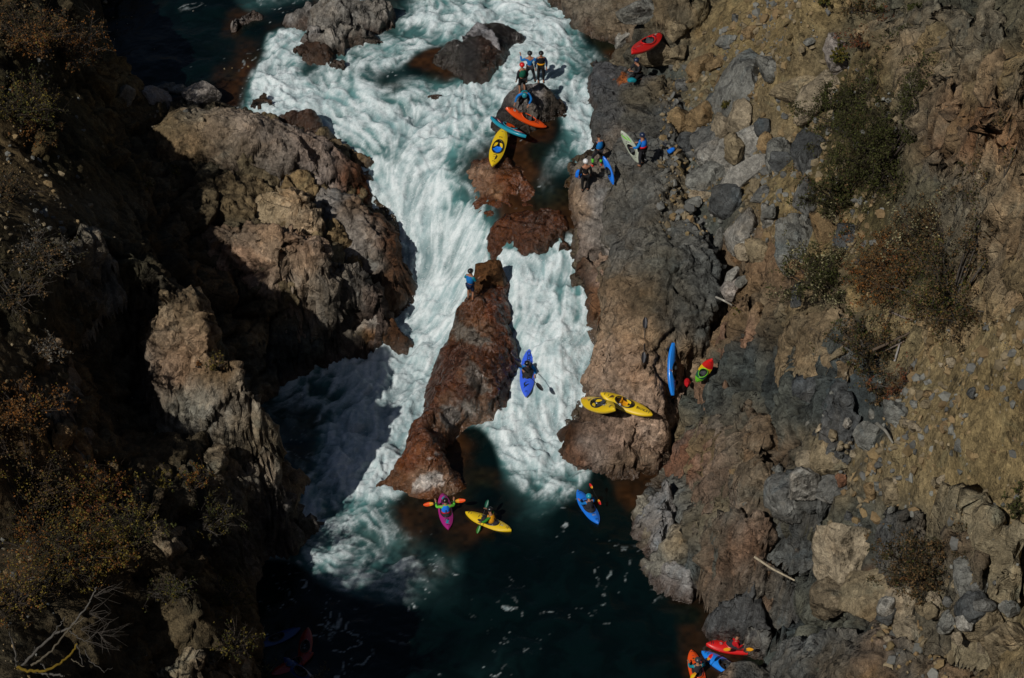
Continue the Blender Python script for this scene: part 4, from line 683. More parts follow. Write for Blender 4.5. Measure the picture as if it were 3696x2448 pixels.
BL = [(z9,1130,830,400,400,T2,'tallest tan boulder leaning above the bottom right outcrop, casting a black shadow'),(z9,1250,1020,300,270,T1,'square tan boulder in front of the tallest tan one'),(z9,1000,1090,250,210,(.15,.12,.08),'pyramid shaped tan boulder at the foot of the square one'),
 (z3,110,490,160,130,T3,'rusty tan block beside the flat grey plateau, nearest its rust patch'),(z3,420,600,330,340,G1,'largest pale grey veined boulder on the right bank between the plateau and the gravel chute'),(z3,590,560,140,130,G1,'knobbly grey boulder touching the right side of the largest veined boulder'),
 (z3,170,745,280,100,G2,'long dark grey striped stone under the largest veined boulder'),(z3,110,855,270,150,T3,'orange brown slab topped boulder right of the kayaker holding a white kayak'),(z3,400,820,200,150,T2,'cream boulder below the largest veined boulder'),(z3,270,920,150,120,T2,'pinkish flat stone left of the cream boulder'),
 (z3,165,990,230,115,G2,'oval dark grey striped boulder above the paddle on the slab'),(z3,175,1095,165,140,G3,'rounded pale grey boulder directly below the oval striped one'),(z3,400,1060,290,160,G3,'wide pale layered boulder, upper of the two strata boulders'),(z3,420,1240,330,170,G3,'tilted layered grey and cream boulder, lower of the two strata boulders'),(z3,550,920,120,140,S1,'bluish slate stone standing above the strata boulders'),
 (z3,680,1140,220,150,G1,'smooth grey green slab right of the strata boulders'),(z3,860,660,300,120,T1,'long tan ledge stone with black shade beneath, topmost of three beside the big shrub'),(z3,1000,700,250,130,T2,'tan blocky stone between the long ledge stone and the big shrub'),(z3,850,830,240,130,T2,'pale tan split stone under the tan blocky stone'),(z3,860,1060,200,330,S1,'tall dark blue slate slab beside the big shrub'),
 (z3,860,1390,170,250,G2,'curved grey slate block below the tall dark slate slab'),(z3,1070,440,240,150,G4,'white grey boulder with a green plant on top in the gravel chute'),(z3,150,1290,230,150,G1,'grey banded boulder at the left edge of the talus, above a small white stone'),(z3,300,1430,230,170,S1,'big dark grey rounded boulder at the foot of the talus fan'),(z3,590,1530,140,90,G3,'pale grey cobble right of the dark rounded boulder at the talus foot'),
 (z3,110,1375,130,60,T2,'flat cream stone in front of the grey banded boulder'),(z3,655,1255,140,100,S1,'dark wedge stone at the right of the layered boulders'),(z3,1020,1510,190,120,T1,'tan block sunk among branches under the big shrub'),(z3,225,500,90,70,T3,'small ochre stone at the left edge of the largest veined boulder'),(z3,20,1050,120,170,S1,'dark boulder half behind the right rim of the long slab'),(z3,80,1420,90,60,G1,'small grey stone below the flat cream stone'),
 (z3,350,1060,120,150,T1,'brown angular stone beside the upper strata boulder'),(z3,570,1020,130,90,T3,'orange tan stone on top right of the upper strata boulder'),(z3,300,300,110,60,G1,'grey sliver stone above the largest veined boulder'),(z3,460,240,100,70,T3,'reddish stone high on the gravel chute'),(z3,880,340,60,50,G1,'lone grey stone in the middle of the gravel chute'),(z3,510,1310,110,60,T1,'tan stone below the lower strata boulder'),(z3,540,1420,100,90,G2,'blue grey stone in the lower talus left of the pale cobble'),
 (z6,405,95,270,180,G3,'smooth pale grey boulder wedged over the head of the dark crevice'),(z6,510,200,130,150,T1,'tan wedge stone just under the smooth pale boulder at the crevice head'),(z6,590,85,90,70,G1,'small grey stone right of the smooth pale boulder at the crevice head'),(z6,333,465,120,145,G4,'egg shaped pinkish grey boulder in the crevice mouth'),(z6,340,350,95,70,G3,'pale stone on top of the egg shaped boulder'),(z6,400,398,80,60,G1,'grey stone right of the pale stone above the egg shaped boulder'),(z6,410,250,75,80,T2,'tan pink stone between moss and the crevice'),(z6,245,120,60,100,G1,'narrow grey stone left of the smooth pale boulder in the crevice head'),
 (z6,780,180,240,250,G1,'large grey boulder left of the pale leaved shrub'),(z6,985,80,160,190,T3,'ochre upright block above the pale leaved shrub'),(z6,1130,80,140,180,S1,'dark block right of the ochre upright block'),(z6,1100,530,120,70,T1,'small olive grey stone between two shrubs in the middle of the right slope'),(z6,790,500,130,80,S1,'dark green stone under the pale leaved shrub'),(z6,1130,950,150,70,G2,'grey stone with lichen dots on top of the tan hump'),(z6,1060,1010,110,55,T1,'flat stone leaning below the lichen dotted one'),
 (z6,1480,1300,150,190,G1,'tall grey block under the thin bush on the lower slope'),(z6,1310,1480,170,170,G1,'grey boulder beside the bleached branch'),(z6,1975,1385,60,60,S1,'lone dark slate chip on the smooth brown gravel'),(z6,940,1510,60,40,T2,'small cream stone at the top of the lower rubble'),(z6,1130,1490,60,50,G3,'small pale cube stone above the lower rubble'),
 (z9,858,95,110,110,T2,'cream square stone at the top of the lower rubble, beside dark slate'),(z9,825,255,220,190,G3,'grey boulder with white lichen spots in the lower rubble'),(z9,1015,190,180,210,T1,'upright brown boulder right of the lichen spotted one'),(z9,1005,395,290,110,G2,'long dark striped slab stone below the upright brown boulder'),(z9,680,370,200,220,G2,'dark grey smooth boulder left of the lichen spotted one'),(z9,1425,285,110,170,T1,'tall tan stone in the middle of the lower rubble'),
 (z9,1540,1060,240,200,T2,'round shouldered tan boulder right of the square striated one'),(z9,1290,265,80,90,T3,'brown stone left of the tall tan stone in the rubble'),(z9,1760,245,120,55,T1,'lying tan slab stone high in the lower rubble'),(z9,1570,1245,190,120,T2,'cream cracked block pair member behind the foreground outcrop, left one'),(z9,1720,1265,115,105,T2,'cream cube boulder beside the cracked cream block'),(z9,1420,1165,130,85,S1,'dark stone between the striated boulder and the cream blocks'),
 (z9,2050,1285,180,210,T1,'leaning tan boulder near the right edge behind the outcrop'),(z9,1960,960,190,190,G1,'angular grey boulder at the right of the lower shrub'),(z9,2235,1400,250,320,T1,'largest tan boulder in the bottom right corner'),(z9,1980,1110,200,160,S1,'dark slate boulder below the angular grey one'),(z9,1720,1150,80,80,T1,'small upright striped stone above the cream cube boulder'),(z9,1820,1250,140,90,G1,'low grey stone right of the cream cube boulder'),(z9,1945,1215,90,90,G3,'pale grey stone above the leaning tan boulder'),(z9,1100,215,70,60,(.17,.085,.05),'red stone right of the upright brown boulder'),
 (z9,1410,1090,100,90,G3,'grey cobble tucked under the round shouldered boulder'),(z9,2090,1060,110,70,G2,'slate wedge right of the dark slate boulder'),(z9,2260,1110,90,90,G1,'grey stone close to the right edge above the largest corner boulder'),(z9,1640,1150,70,60,T1,'small tan stone right of the round shouldered boulder'),(z9,1880,1370,70,60,T2,'cream pebble like stone above the largest corner boulder')]
def zz(x, y): return 1232+x/1.921, y/1.921
BL += [(zz,1950,300,190,85,G3,'pale elongated stone at the inlet above the plateau'),(zz,2090,390,230,150,G1,'grey green boulder under the red kayak'),(zz,2215,460,250,140,T1,'tan slabby boulder right of the seated kayaker'),(zz,2300,330,110,90,T1,'tan stone right of the red kayak bow'),(zz,2330,430,90,80,T1,'brown stone at the right of the tan slabby boulder'),(zz,2340,830,110,130,T3,'ochre boulder by the rim of the plateau'),(zz,2345,600,70,60,G2,'dark grey stone at the back edge of the plateau')]
BL += [(lambda x, y: (x/1.921, y/1.921),870,680,130,110,T2,'pale ragged stone leftmost of the rocks at the black water edge'),(lambda x, y: (x/1.921, y/1.921),1085,700,200,120,G4,'broad grey rock second from the left at the black water edge'),(lambda x, y: (x/1.921, y/1.921),1160,625,110,50,G1,'dark grey rock behind the broad one in the black water'),(lambda x, y: (x/1.921, y/1.921),1245,630,90,55,G1,'small rock rightmost in the group standing in black water'),(lambda x, y: (x/1.921, y/1.921),1400,690,170,120,G4,'rounded grey rock on the upper tip of the potholed shelf')]
HM0 = HM.copy()
for k, (f, x_, y_, w_, h_, c_, lab) in enumerate(BL):
    X_, Y_ = f(x_, y_); ww, hh = w_/1.921, h_/1.921
    a_ = random.uniform(-.35, .35)
    boulder(X_, Y_+hh*.02, ww*1.42, hh*1.36, c_, lab, ang=a_, seed=100+k, sub=5 if ww > 80 else 4, rnd=.25 if 'round' in lab or 'smooth' in lab or 'egg' in lab or 'oval' in lab else 0, rough=.03)
# talus blocks one could count: shared kind, one group, the largest as things
TZ = [  # centre, spread, number, size range (m), colours, label
 ((2600,330),(130,200),34,(.25,.6),(G1,T3,T1,G2),'angular scree block lying between the grey plateau and the gravel chute'),
 ((2700,620),(150,170),46,(.22,.6),(G1,T1,G3,G2,T3),'angular grey or tan talus block on the middle right bank'),
 ((2620,850),(90,90),22,(.18,.45),(G3,G1,T1),'small cobble near the head of the dark crevice'),
 ((3010,1730),(160,110),44,(.22,.55),(T1,T2,T3,G1),'tan rubble block in the lower talus beneath the slate slabs'),
 ((3330,1560),(220,230),56,(.18,.5),(T1,T2,T3,G1),'brownish scree block on the stony part of the lower right slope'),
 ((3420,2200),(240,130),28,(.18,.45),(T1,G2,T2),'loose stone on the soil behind the foreground outcrop'),
 ((120,780),(120,90),14,(.15,.35),(T1,G1),'small stone on the sunlit sandy patch of the upper left wall'),
 ((620,410),(120,40),16,(.15,.35),(T1,T2,G1),'small stone scattered on the gravel above the potholed shelf')]
protos = []
for k in range(14):
    V_, F_ = stone_shape(3, (1, random.uniform(.6, .95), random.uniform(.45, .8)), 500+k, cuts=9, rough=.025)
    protos.append((V_, F_))
meshes = {}
def proto_mesh(k, ci, col):
    if (k, ci) not in meshes:
        V_, F_ = protos[k]; o = np_mesh('boulder', V_, F_, M['rock'], cols=np.tile(np.array(col), (len(V_), 1)), extra={'wet': np.zeros(len(V_))})
        meshes[(k, ci)] = o.data; bpy.data.objects.remove(o)
    return meshes[(k, ci)]
rt = np.random.default_rng(77); HM1 = HM; HM = HM0
for (c0, spr, n_, sz, cs_, lab) in TZ:
    for k in range(n_):
        qx, qy = c0[0]+rt.normal()*spr[0]*.6, c0[1]+rt.normal()*spr[1]*.6
        if not (0 < qx < 3690 and 0 < qy < 2440): continue
        p = land(qx, qy); s_ = sz[0]+(sz[1]-sz[0])*rt.random()**2.2
        cI = rt.integers(len(cs_)); o = link(bpy.data.objects.new('talus_block', proto_mesh(int(rt.integers(14)), cs_[cI], cs_[cI])))
        o.location = p+np.array([0, 0, s_*.04]); o.scale = (s_, s_, s_); o.rotation_euler = tuple(rt.uniform(-.5, .5, 2))+(rt.uniform(0, 6.3),)
        tag(o, lab, 'stone', 'loose blocks: '+lab.split(' ', 1)[1][:60])
# (stones are laid on the ground itself, so they never perch on the boulders)
# ------------------------------------------------------------------ gravel and small scree: nobody could count it
def scatter_stones(name, N, zone, sizes, cols_, seed):
    r = np.random.default_rng(seed); sv, sf = ICO[1]; pr = []
    for k in range(12):
        v = sv*1.2
        for q in range(6):
            n = r.normal(size=3); n /= np.linalg.norm(n); e = v@n-r.uniform(.5, .85); v = v-np.maximum(e, 0)[:, None]*n
        pr.append(v*r.uniform(.5, 1, 3))
    Vs, Fs, Cs = [], [], []; nb = 0
    # candidates on the ground map
    x_ = r.uniform(-26, 26, N*6); y_ = r.uniform(-44, 28, N*6); z_ = hat(x_, y_); P = np.stack([x_, y_, z_], 1)
    a_, b_ = proj(P); w_ = zone(a_, b_, P)
    ok = (r.random(N*6) < w_) & (a_ > -60) & (a_ < 3760) & (b_ > -60) & (b_ < 2520); I_ = np.where(ok)[0][:N]
    cols_ = np.array(cols_)
    for i in I_:
        s_ = sizes[0]+(sizes[1]-sizes[0])*r.random()**3.5; v = pr[r.integers(12)]
        q = Quaternion((r.normal(), r.normal(), r.normal(), r.normal())).normalized().to_matrix()
        v = v@np.array(q).T*s_+P[i]+[0, 0, s_*.25]; Vs.append(v); Fs.append(sf+nb); nb += len(v)
        c = cols_[r.integers(len(cols_))]*r.uniform(.65, 1.3); Cs.append(np.tile(c, (len(v), 1)))
    o = np_mesh(name, np.concatenate(Vs), np.concatenate(Fs), M['pebble'], cols=np.concatenate(Cs), smooth=False)
    return tag(o, kind='stuff')
M['pebble'] = vcol_mat('loose_stone', .9, .2, 14)
def zoneR(a, b, P):
    r = nwpix(a, b, RK, 120)[:, 0]; r = r+fbm(P, 2.5, 3, 501)*.25
    w = sstep(.6, .2, r)*(a > 2380); return w*(.4+.6*(fbm(P, 1.8, 3, 502) > -.1))
def zoneS(a, b, P):
    r = nwpix(a, b, RK, 120)[:, 0]+fbm(P, 2.5, 3, 501)*.25
    return sstep(.65, .3, r)*(a > 2420)*(fbm(P, 2.6, 3, 504) > -.05)*(1-.75*((a > 3450) & (b > 1350)))
def zoneL(a, b, P):
    r = nwpix(a, b, RK, 120)[:, 0]; return sstep(.75, .35, r+fbm(P, 2., 3, 503)*.3)*(a < 900)*.8
g_ = scatter_stones('gravel', 34000, zoneR, (.035, .26), [SOIL, T1, (.16,.12,.06), GRAV, G1, G2, T1], 5); g_['label'] = 'tan gravel and small scree covering the right slope'
g_ = scatter_stones('scree', 9500, zoneS, (.09, .34), [SOIL, T1, G1, T3, G2], 8); g_['label'] = 'coarser scree lying over the gravel of the right slope'
g_ = scatter_stones('gravel', 4500, zoneL, (.035, .2), [SOIL, T1, G1], 6); g_['label'] = 'loose brown gravel on the left canyon wall'

HM = HM1
# ------------------------------------------------------------------ shrubs, dead wood
def tubes(paths, sides=5):
    Vs, Fs, nb = [], [], 0
    for pts, r0, r1 in paths:
        pts = np.array(pts, float); n = len(pts); T_ = np.gradient(pts, axis=0); T_ /= np.linalg.norm(T_, axis=1, keepdims=True)+1e-9
        ref = np.array([.3, .2, .93]); A_ = np.cross(T_, ref); A_ /= np.linalg.norm(A_, axis=1, keepdims=True)+1e-9; B_ = np.cross(T_, A_)
        rr = np.linspace(r0, r1, n)[:, None, None]; an = np.linspace(0, 2*math.pi, sides, endpoint=False)[None, :, None]
        ring = pts[:, None, :]+rr*(np.cos(an)*A_[:, None, :]+np.sin(an)*B_[:, None, :]); Vs.append(ring.reshape(-1, 3))
        i = np.arange(n-1)[:, None]*sides+np.arange(sides)[None, :]; j = np.arange(n-1)[:, None]*sides+(np.arange(sides)[None, :]+1) % sides
        Fs.append(np.stack([i, j, j+sides, i+sides], -1).reshape(-1, 4)+nb); nb += n*sides
    return np.concatenate(Vs), np.concatenate(Fs)
M['leaf'] = vcol_mat('leaves', .75, .3, 20); M['twig'] = flat_mat('twig_bark', (.075, .065, .055), .9, .2, .35, 12); M['deadwood'] = vcol_mat('dead_wood', .85, .3, 9, bump=.02)
M['darktwig'] = flat_mat('dark_twig', (.045, .035, .028), .9, .2, .35, 12)
LY, LO, LG, LD, LP, LB, LR = (.125,.095,.016), (.145,.058,.012), (.040,.045,.010), (.034,.030,.012), (.22,.20,.11), (.10,.06,.025), (.13,.045,.02)
def shrub(px, py, r, h, cols_, label, n=1400, bare=.3, leaf=.06, seed=0, nb_=26, twig='darktwig', lean=(0, 0), group=None, name='shrub'):
    rg = np.random.default_rng(seed+900); p = land(px, py)
    root = link(bpy.data.objects.new(name, None)); root.location = p; tag(root, label, 'shrub', group)
    nn = np.array(slope_n(p, 1.0)); up = np.array([0, 0, 1])*.65+nn*.35; up /= np.linalg.norm(up)
    paths, tips = [], []
    for k in range(nb_):
        a = rg.uniform(0, 2*math.pi); rad = r*math.sqrt(rg.random()); hh = h*(rg.uniform(.6, 1.05))*(1-.45*(rad/r)**2)
        end = np.array([math.cos(a)*rad+lean[0], math.sin(a)*rad+lean[1], 0])+up*hh
        gz = float(hat(p[0]+end[0], p[1]+end[1]))-p[2]; end[2] = max(end[2], gz+.15)
        c1 = end*.45+up*hh*.2+rg.normal(size=3)*r*.09; pts = []
        for t in np.linspace(0, 1, 7): pts.append((1-t)**2*np.array([rg.normal()*.05, rg.normal()*.05, -.1])*(1 if t == 0 else 0)+2*t*(1-t)*c1+t*t*end)
        pts = np.array(pts); paths.append((pts, .025+.012*r, .008))
        for q in range(7):
            t = rg.uniform(.35, 1); b0 = pts[int(t*6)]; b1 = b0+(end*.35+rg.normal(size=3)*r*.30)*rg.uniform(.3, .9); b1[2] = max(b1[2], b0[2]*.8)
            mid = (b0+b1)/2+rg.normal(size=3)*.06*r; paths.append(((b0, mid, b1), .010, .004)); tips.append((mid, b1))
            for z in range(2):
                b2 = b1+rg.normal(size=3)*r*.14+up*r*.05; paths.append(((b1*.6+mid*.4, b2), .006, .003)); tips.append((b1, b2))
    V_, F_ = tubes(paths, 4); np_mesh('branches', V_, F_, M[twig], root)
    tips = np.array(tips); nl = int(n*(1-bare*.5))
    # leaves gather on a subset of twigs so the crown keeps holes
    act = tips[rg.random(len(tips)) > bare]; i = rg.integers(len(act), size=nl); t = rg.random(nl)[:, None]
    c = act[i, 0]*(1-t)+act[i, 1]*t+rg.normal(size=(nl, 3))*r*.035
    s = leaf*rg.uniform(.5, 1.25, nl)[:, None]; u = rg.normal(size=(nl, 3)); u /= np.linalg.norm(u, axis=1, keepdims=True)
    v = np.cross(u, rg.normal(size=(nl, 3))); v /= np.linalg.norm(v, axis=1, keepdims=True)
    LV = np.stack([c-u*s*.5, c+v*s*.32+np.cross(u, v)*s*.1, c+u*s*.6, c-v*s*.32+np.cross(u, v)*s*.1], 1).reshape(-1, 3); LF = np.arange(nl*4).reshape(-1, 4)
    cl = np.array(cols_)[(vn(c, r*.5, seed % 20)*1.4+1.5+rg.normal(size=nl)*.6).astype(int) % len(cols_)]*rg.uniform(.6, 1.4, nl)[:, None]
    np_mesh('foliage', LV, LF, M['leaf'], root, cols=np.repeat(cl, 4, 0), smooth=False)
    return root
SHR = [  # photo point of the foot, radius, height, colours, leaves, bareness, label
 (3080,470,1.5,1.5,[LD,LG,LD,LB],3600,.15,'upper part of the big dark olive thicket under the cliff blocks'),
 (3190,640,2.1,1.9,[LD,LG,LD,LD,LB],6500,.12,'widest dark olive shrub in the middle of the right cliff foot thicket'),
 (3040,760,1.5,1.3,[LD,LG,LB],3200,.2,'olive shrub hanging over the dark slate slabs'),
 (2950,1040,1.5,1.3,[LG,LD,LP,LG],3000,.2,'green shrub with cream flower heads left of the brown thicket'),
 (3140,1310,1.45,1.8,[LD,LB,LG],1900,.45,'twiggy dark shrub growing from the top of the gravel slope'),
 (3430,1150,1.9,1.9,[LD,LB,LG,LY],4300,.3,'largest brown green shrub of the slope, right of the twiggy dark one'),
 (3230,1050,1.7,1.2,[LB,LO,LD,LR],3000,.4,'rusty brown low shrub between the flowering and the largest shrub'),
 (3380,900,1.5,.9,[LP,LB,LD],2000,.4,'dry pale scrub under the right cliff'),
 (3160,1500,.6,1.1,[LD,LB],500,.5,'thin upright dark bush on the edge of the slate slab'),
 (3330,2110,1.4,1.4,[LD,LB,LD,LG,LB],2200,.35,'dark autumn shrub above the square tan boulders at lower right'),
 (3030,235,.42,.5,[LG,LY],500,.1,'small green plant growing on the white grey boulder'),
 (2975,90,.35,.4,[LG,LY],350,.2,'small green plant on bare soil at the top of the gravel chute'),
 (3110,60,1.0,.6,[LD,LB,LG],900,.4,'scrubby patch at the top edge left of the rock face'),
 (3290,45,.4,.4,[LG],250,.2,'small green tuft on the top right rock face'),
 (2665,1130,.3,.3,[LG,LY],260,.2,'moss and grass tuft at the mouth of the dark crevice'),
 (2620,400,.2,.2,[LG,LY],120,.2,'tiny green tuft between pale boulders'),
 (3660,1880,.5,.5,[LG,LD],350,.3,'small dark plant beneath the long tan boulder'),
 (3120,170,.9,.5,[LB,LR,LD],700,.5,'brown dead scrub above the white grey boulder'),
 (3250,1420,.8,.5,[LR,LB],500,.6,'reddish dead brush right of the twiggy dark shrub foot'),
 (90,170,2.2,1.6,[LD,LB,LO,LY],4200,.2,'brownish shrub in the very top left corner'),
 (260,230,1.6,1.8,[LB,LO,LD],2000,.55,'sparse orange shrub with pale arching twigs at upper left'),
 (60,420,1.8,1.3,[LY,LD,LG],2500,.3,'yellow green shrub at the left edge below the corner one'),
 (130,560,1.7,1.3,[LO,LB,LY,LO],3200,.25,'orange brown shrub above the sandy patch at left'),
 (40,720,1.2,.8,[LD,LB],900,.4,'low brown shrub on the left edge by the sand'),
 (130,960,1.6,1.0,[LB,LD,(.12,.115,.10)],2000,.5,'grey dry thorny brush beside the lumpy conglomerate knob'),
 (60,1120,1.3,.9,[LB,LD],1200,.55,'bare grey twig shrub at the left edge halfway down'),
 (90,1500,1.6,1.1,[LO,LB,LO,LY],2600,.3,'orange leaved shrub on the tan rock rib at left'),
 (190,1310,.8,.7,[LB,(.13,.12,.10)],600,.6,'small grey bush on top of the tan rib'),
 (540,1190,.35,.4,[LD,LB],200,.5,'small brown bush on the gully side of the cliff spur'),
 (790,1350,.55,.5,[LD,LY,LB],420,.4,'little olive bush rooted on the lit cliff spur'),
 (720,1330,.12,.12,[LO],60,.1,'tiny orange tuft on the crest of the spur'),
 (110,1830,2.0,1.5,[LY,LB,LD,LO],4200,.25,'yellow brown shrub at the left edge above the dead tree'),
 (290,1830,1.7,1.7,[LO,LY,LR,LO],3800,.3,'bright orange shrub right of the yellow brown one at lower left'),
 (210,2040,2.1,1.5,[LY,LD,LO,LY],5200,.25,'largest yellow leaved shrub in the lower left'),
 (360,2060,1.4,1.3,[LO,LY,LY],2600,.3,'yellow and orange shrub at the right side of the largest yellow one'),
 (60,2180,1.4,1.0,[LB,LY,LO],1800,.4,'brownish brush at the left edge above the dead tree branches'),
 (430,1790,.9,1.0,[LY,LO,LY],900,.5,'loose yellow leaved bush in front of the dark gully'),
 (560,1810,.8,.9,[LY,LY,LG],800,.55,'thin yellow green bush by the conglomerate pillar top'),
 (700,1780,.8,1.1,[LY,LO,LG],800,.55,'red stemmed bush with yellow leaves on the tan buttress'),
 (740,1960,1.1,1.3,[LG,LD,LY],1200,.5,'green grey bush right of the conglomerate pillar'),
 (500,2020,1.2,1.2,[LG,LD,LY],2000,.3,'dull green shrub in front of the conglomerate pillar'),
 (640,2220,1.0,1.0,[LY,LG,LD],650,.6,'sparse bush in the dark hollow above the bottom left rock pile'),
 (800,2200,1.0,1.1,[LY,LG],600,.6,'sparse yellow bush nearest the dark pool'),
 (840,2340,1.0,1.0,[LY,LG,LY],650,.55,'yellow leaved bush on the bottom left rock pile'),
 (960,2440,.5,.6,[LY,LP],160,.5,'few yellow leaves at the bottom edge left of the shaded kayaks'),
 (1160,2470,.6,.7,[LP,LY],200,.4,'pale yellow twigs rising over the bottom edge near the shaded kayaks'),
 (640,640,.5,.5,[LG,LY],220,.5,'small green plant in the deep shade of the left gully'),
 (540,690,.35,.35,[LG,LY],140,.5,'green sprig in the shade left of the cream boulder')]
for k, (a, b, r, h, cs_, n, br_, lab) in enumerate(SHR):
    rs_ = 1.0 if (a < 1200 or r < .5) else 1.28
    shrub(a, b, r*rs_, h*min(rs_, 1.15), cs_, lab, n=int(n*(1.25 if a < 1200 else 2.9)), bare=br_, seed=k, leaf=.085 if a < 1200 and b > 1600 else .095, nb_=max(7, int(13*r)), twig='twig' if ('grey' in lab or 'twig' in lab or 'sparse' in lab) else 'darktwig')
# dead tree with lichen at the bottom left; grows from the slope, branches listed as photo point and height above it
def q9(x, y): return x/1.921, 1632+y/1.921
root = link(bpy.data.objects.new('dead_tree', None)); b0 = land(*q9(130, 1500)); root.location = b0
tag(root, 'leafless dead tree with grey forked branches and one yellow lichen covered limb', 'dead tree')
def dpath(pts, zs_):
    n = len(pts); out = []
    for k, (x_, y_) in enumerate(pts):
        z = b0[2]+zs_[0]+(zs_[1]-zs_[0])*k/(n-1); out.append(W(*q9(x_, y_), z)-b0)
    out = np.array(out); t = np.linspace(0, n-1, n*5); k = np.clip(t.astype(int), 0, n-2); u = (t-k)[:, None]; o = out[k]*(1-u)+out[k+1]*u
    j = np.random.default_rng(len(pts)*7+int(pts[0][0])).normal(size=o.shape)*.018; j[0] = 0; return o+j
GR = np.array((.085, .078, .068)); YE = np.array((.13, .085, .008))
DT = [('limb',[(130,1500),(260,1370),(380,1260),(480,1225),(540,1150),(600,1080),(635,1010),(665,935)],(0,1.9),.10,.035,GR),('limb',[(370,1262),(410,1205),(450,1150)],(.8,1.1),.05,.02,GR),
 ('limb',[(215,1480),(310,1420),(390,1340),(470,1240),(520,1190),(585,1155)],(.3,1.3),.085,.03,GR*.8+YE*.2),('limb',[(120,1490),(200,1520),(300,1520),(400,1480),(470,1420),(520,1370),(530,1330)],(.1,1.0),.11,.05,YE),
 ('limb',[(130,1500),(280,1530),(370,1545),(450,1550)],(0,.4),.10,.05,GR),('limb',[(120,1490),(112,1430),(80,1300),(62,1250)],(.1,1.0),.07,.03,GR*.9),('limb',[(530,1335),(555,1400),(572,1485)],(1,.6),.04,.02,GR*.8),
 ('limb',[(495,1435),(545,1470),(590,1490)],(.6,.7),.04,.015,GR*.8+YE*.2),('limb',[(590,1370),(620,1450),(680,1490),(720,1525),(780,1495)],(.9,.8),.035,.012,GR*.8),('limb',[(480,1240),(540,1295),(600,1310),(680,1250)],(1.2,1.3),.04,.012,GR*.9),
 ('limb',[(130,1500),(60,1545),(10,1570)],(0,.1),.09,.05,YE*.6+GR*.4),('limb',[(300,1470),(320,1525),(340,1570)],(.5,.2),.04,.02,GR),('limb',[(240,1350),(238,1380),(235,1400)],(.5,.5),.02,.01,GR)]
for nm_, pts, zz_, r0, r1, c in DT:
    V_, F_ = tubes([(dpath(pts, zz_), r0*.5, r1*.6)], 7); np_mesh(nm_, V_, F_, M['deadwood'], root, cols=np.tile(c, (len(V_), 1)))
rg = np.random.default_rng(4); pp = []
for k in range(60):
    s_ = [(650,1000),(680,1250),(620,1120),(600,1310),(700,1270),(560,1230)][k % 6]; a = W(*q9(*s_), b0[2]+1.2)-b0; b = a+np.array([rg.uniform(0, 1.1), rg.normal()*.3, rg.normal()*.45]); pp.append(((a, (a+b)/2+rg.normal(size=3)*.07, b), .009, .003))
V_, F_ = tubes(pp, 4); np_mesh('twigs', V_, F_, M['twig'], root)
def stick(pts, r0, r1, col, label, name='stick', cat='branch', lift=.08):
    P_ = np.array([land(*p) for p in pts]); zm = np.median(P_[:, 2]); P_ = np.array([W(p[0], p[1], np.clip(q[2], zm-.35, zm+.35)) for p, q in zip(pts, P_)]); n = len(P_); t = np.linspace(0, n-1, n*4); k = np.clip(t.astype(int), 0, n-2); u = (t-k)[:, None]; P_ = P_[k]*(1-u)+P_[k+1]*u
    P_[:, 2] += lift; c0 = P_[0].copy(); V_, F_ = tubes([(P_-c0, r0, r1)], 7); o = np_mesh(name, V_, F_, M['deadwood'], cols=np.tile(np.array(col), (len(V_), 1))); o.location = c0; return tag(o, label, cat)
stick([(2722,2015),(2787,2059),(2867,2100)], .05, .035, (.42,.36,.26), 'long bleached stick lying across the grey and rust bedrock at lower right')
stick([(2585,1078),(2612,1090),(2640,1106)], .05, .04, (.40,.38,.33), 'short white driftwood piece beside the dark rounded talus boulder')
stick([(3165,1535),(3195,1560),(3222,1605)], .07, .04, (.22,.21,.18), 'bleached forked branch beside the thin upright bush')
stick([(3150,1270),(3270,1215),(3370,1150)], .06, .03, (.10,.075,.055), 'long fallen brown branch trailing from the twiggy dark shrub up the slope')
stick([(3160,1285),(3250,1245),(3330,1200)], .05, .02, (.16,.13,.11), 'pale thin fallen branch just below the long brown one')
stick([(3210,1130),(3280,1160),(3400,1155)], .05, .02, (.17,.14,.12), 'grey fallen branch across the brown litter above the gravel slope')
stick([(3228,1310),(3240,1270),(3250,1235)], .045, .03, (.25,.24,.23), 'short grey upright dead stub on the gravel edge')
# ------------------------------------------------------------------ kayaks (bow +y), paddles, people
def plastic(name, col): return flat_mat(name, col, .32, .5, .04, 3, coat=.25)
COL = dict(shadeblue=(.004,.04,.16), rust=(.20,.012,.006), red=(.62,.012,.012), orange=(.80,.085,.008), yellow=(.74,.50,.012), blue=(.012,.17,.72), violet=(.045,.13,.80), sky=(.012,.22,.78), teal=(.012,.27,.38), magenta=(.36,.02,.20), white=(.40,.44,.36), lime=(.16,.55,.03), black=(.012,.012,.013), dgreen=(.01,.10,.06), navy=(.012,.022,.06), greyd=(.05,.055,.06), skin=(.36,.17,.10), crimson=(.45,.01,.015), brown=(.08,.04,.02), tealj=(.01,.22,.28), bluej=(.01,.16,.48), charcoal=(.025,.025,.03), lgreen=(.12,.5,.05), wood=(.1,.1,.1), grey=(.3,.31,.32), whitep=(.75,.75,.75), amber=(.7,.3,.01), green=(.03,.18,.02))  # the darkest blue and the rust are boat colours with deep shade painted in
for k, v in COL.items(): M['p_'+k] = plastic('gloss_'+k, v)
for k in ('black','navy','bluej','tealj','charcoal','crimson','lgreen','brown','blue','grey','amber','teal','red','yellow','dgreen','greyd','white','green'): M['c_'+k] = flat_mat('cloth_'+k, COL[k], .85, .15, .25, 7, bump=.01)
M['skin'] = flat_mat('skin', COL['skin'], .6, .3, .1, 6); M['hair'] = flat_mat('dark_hair', (.02,.013,.01), .7, .3, .2, 20)
KL = 2.55
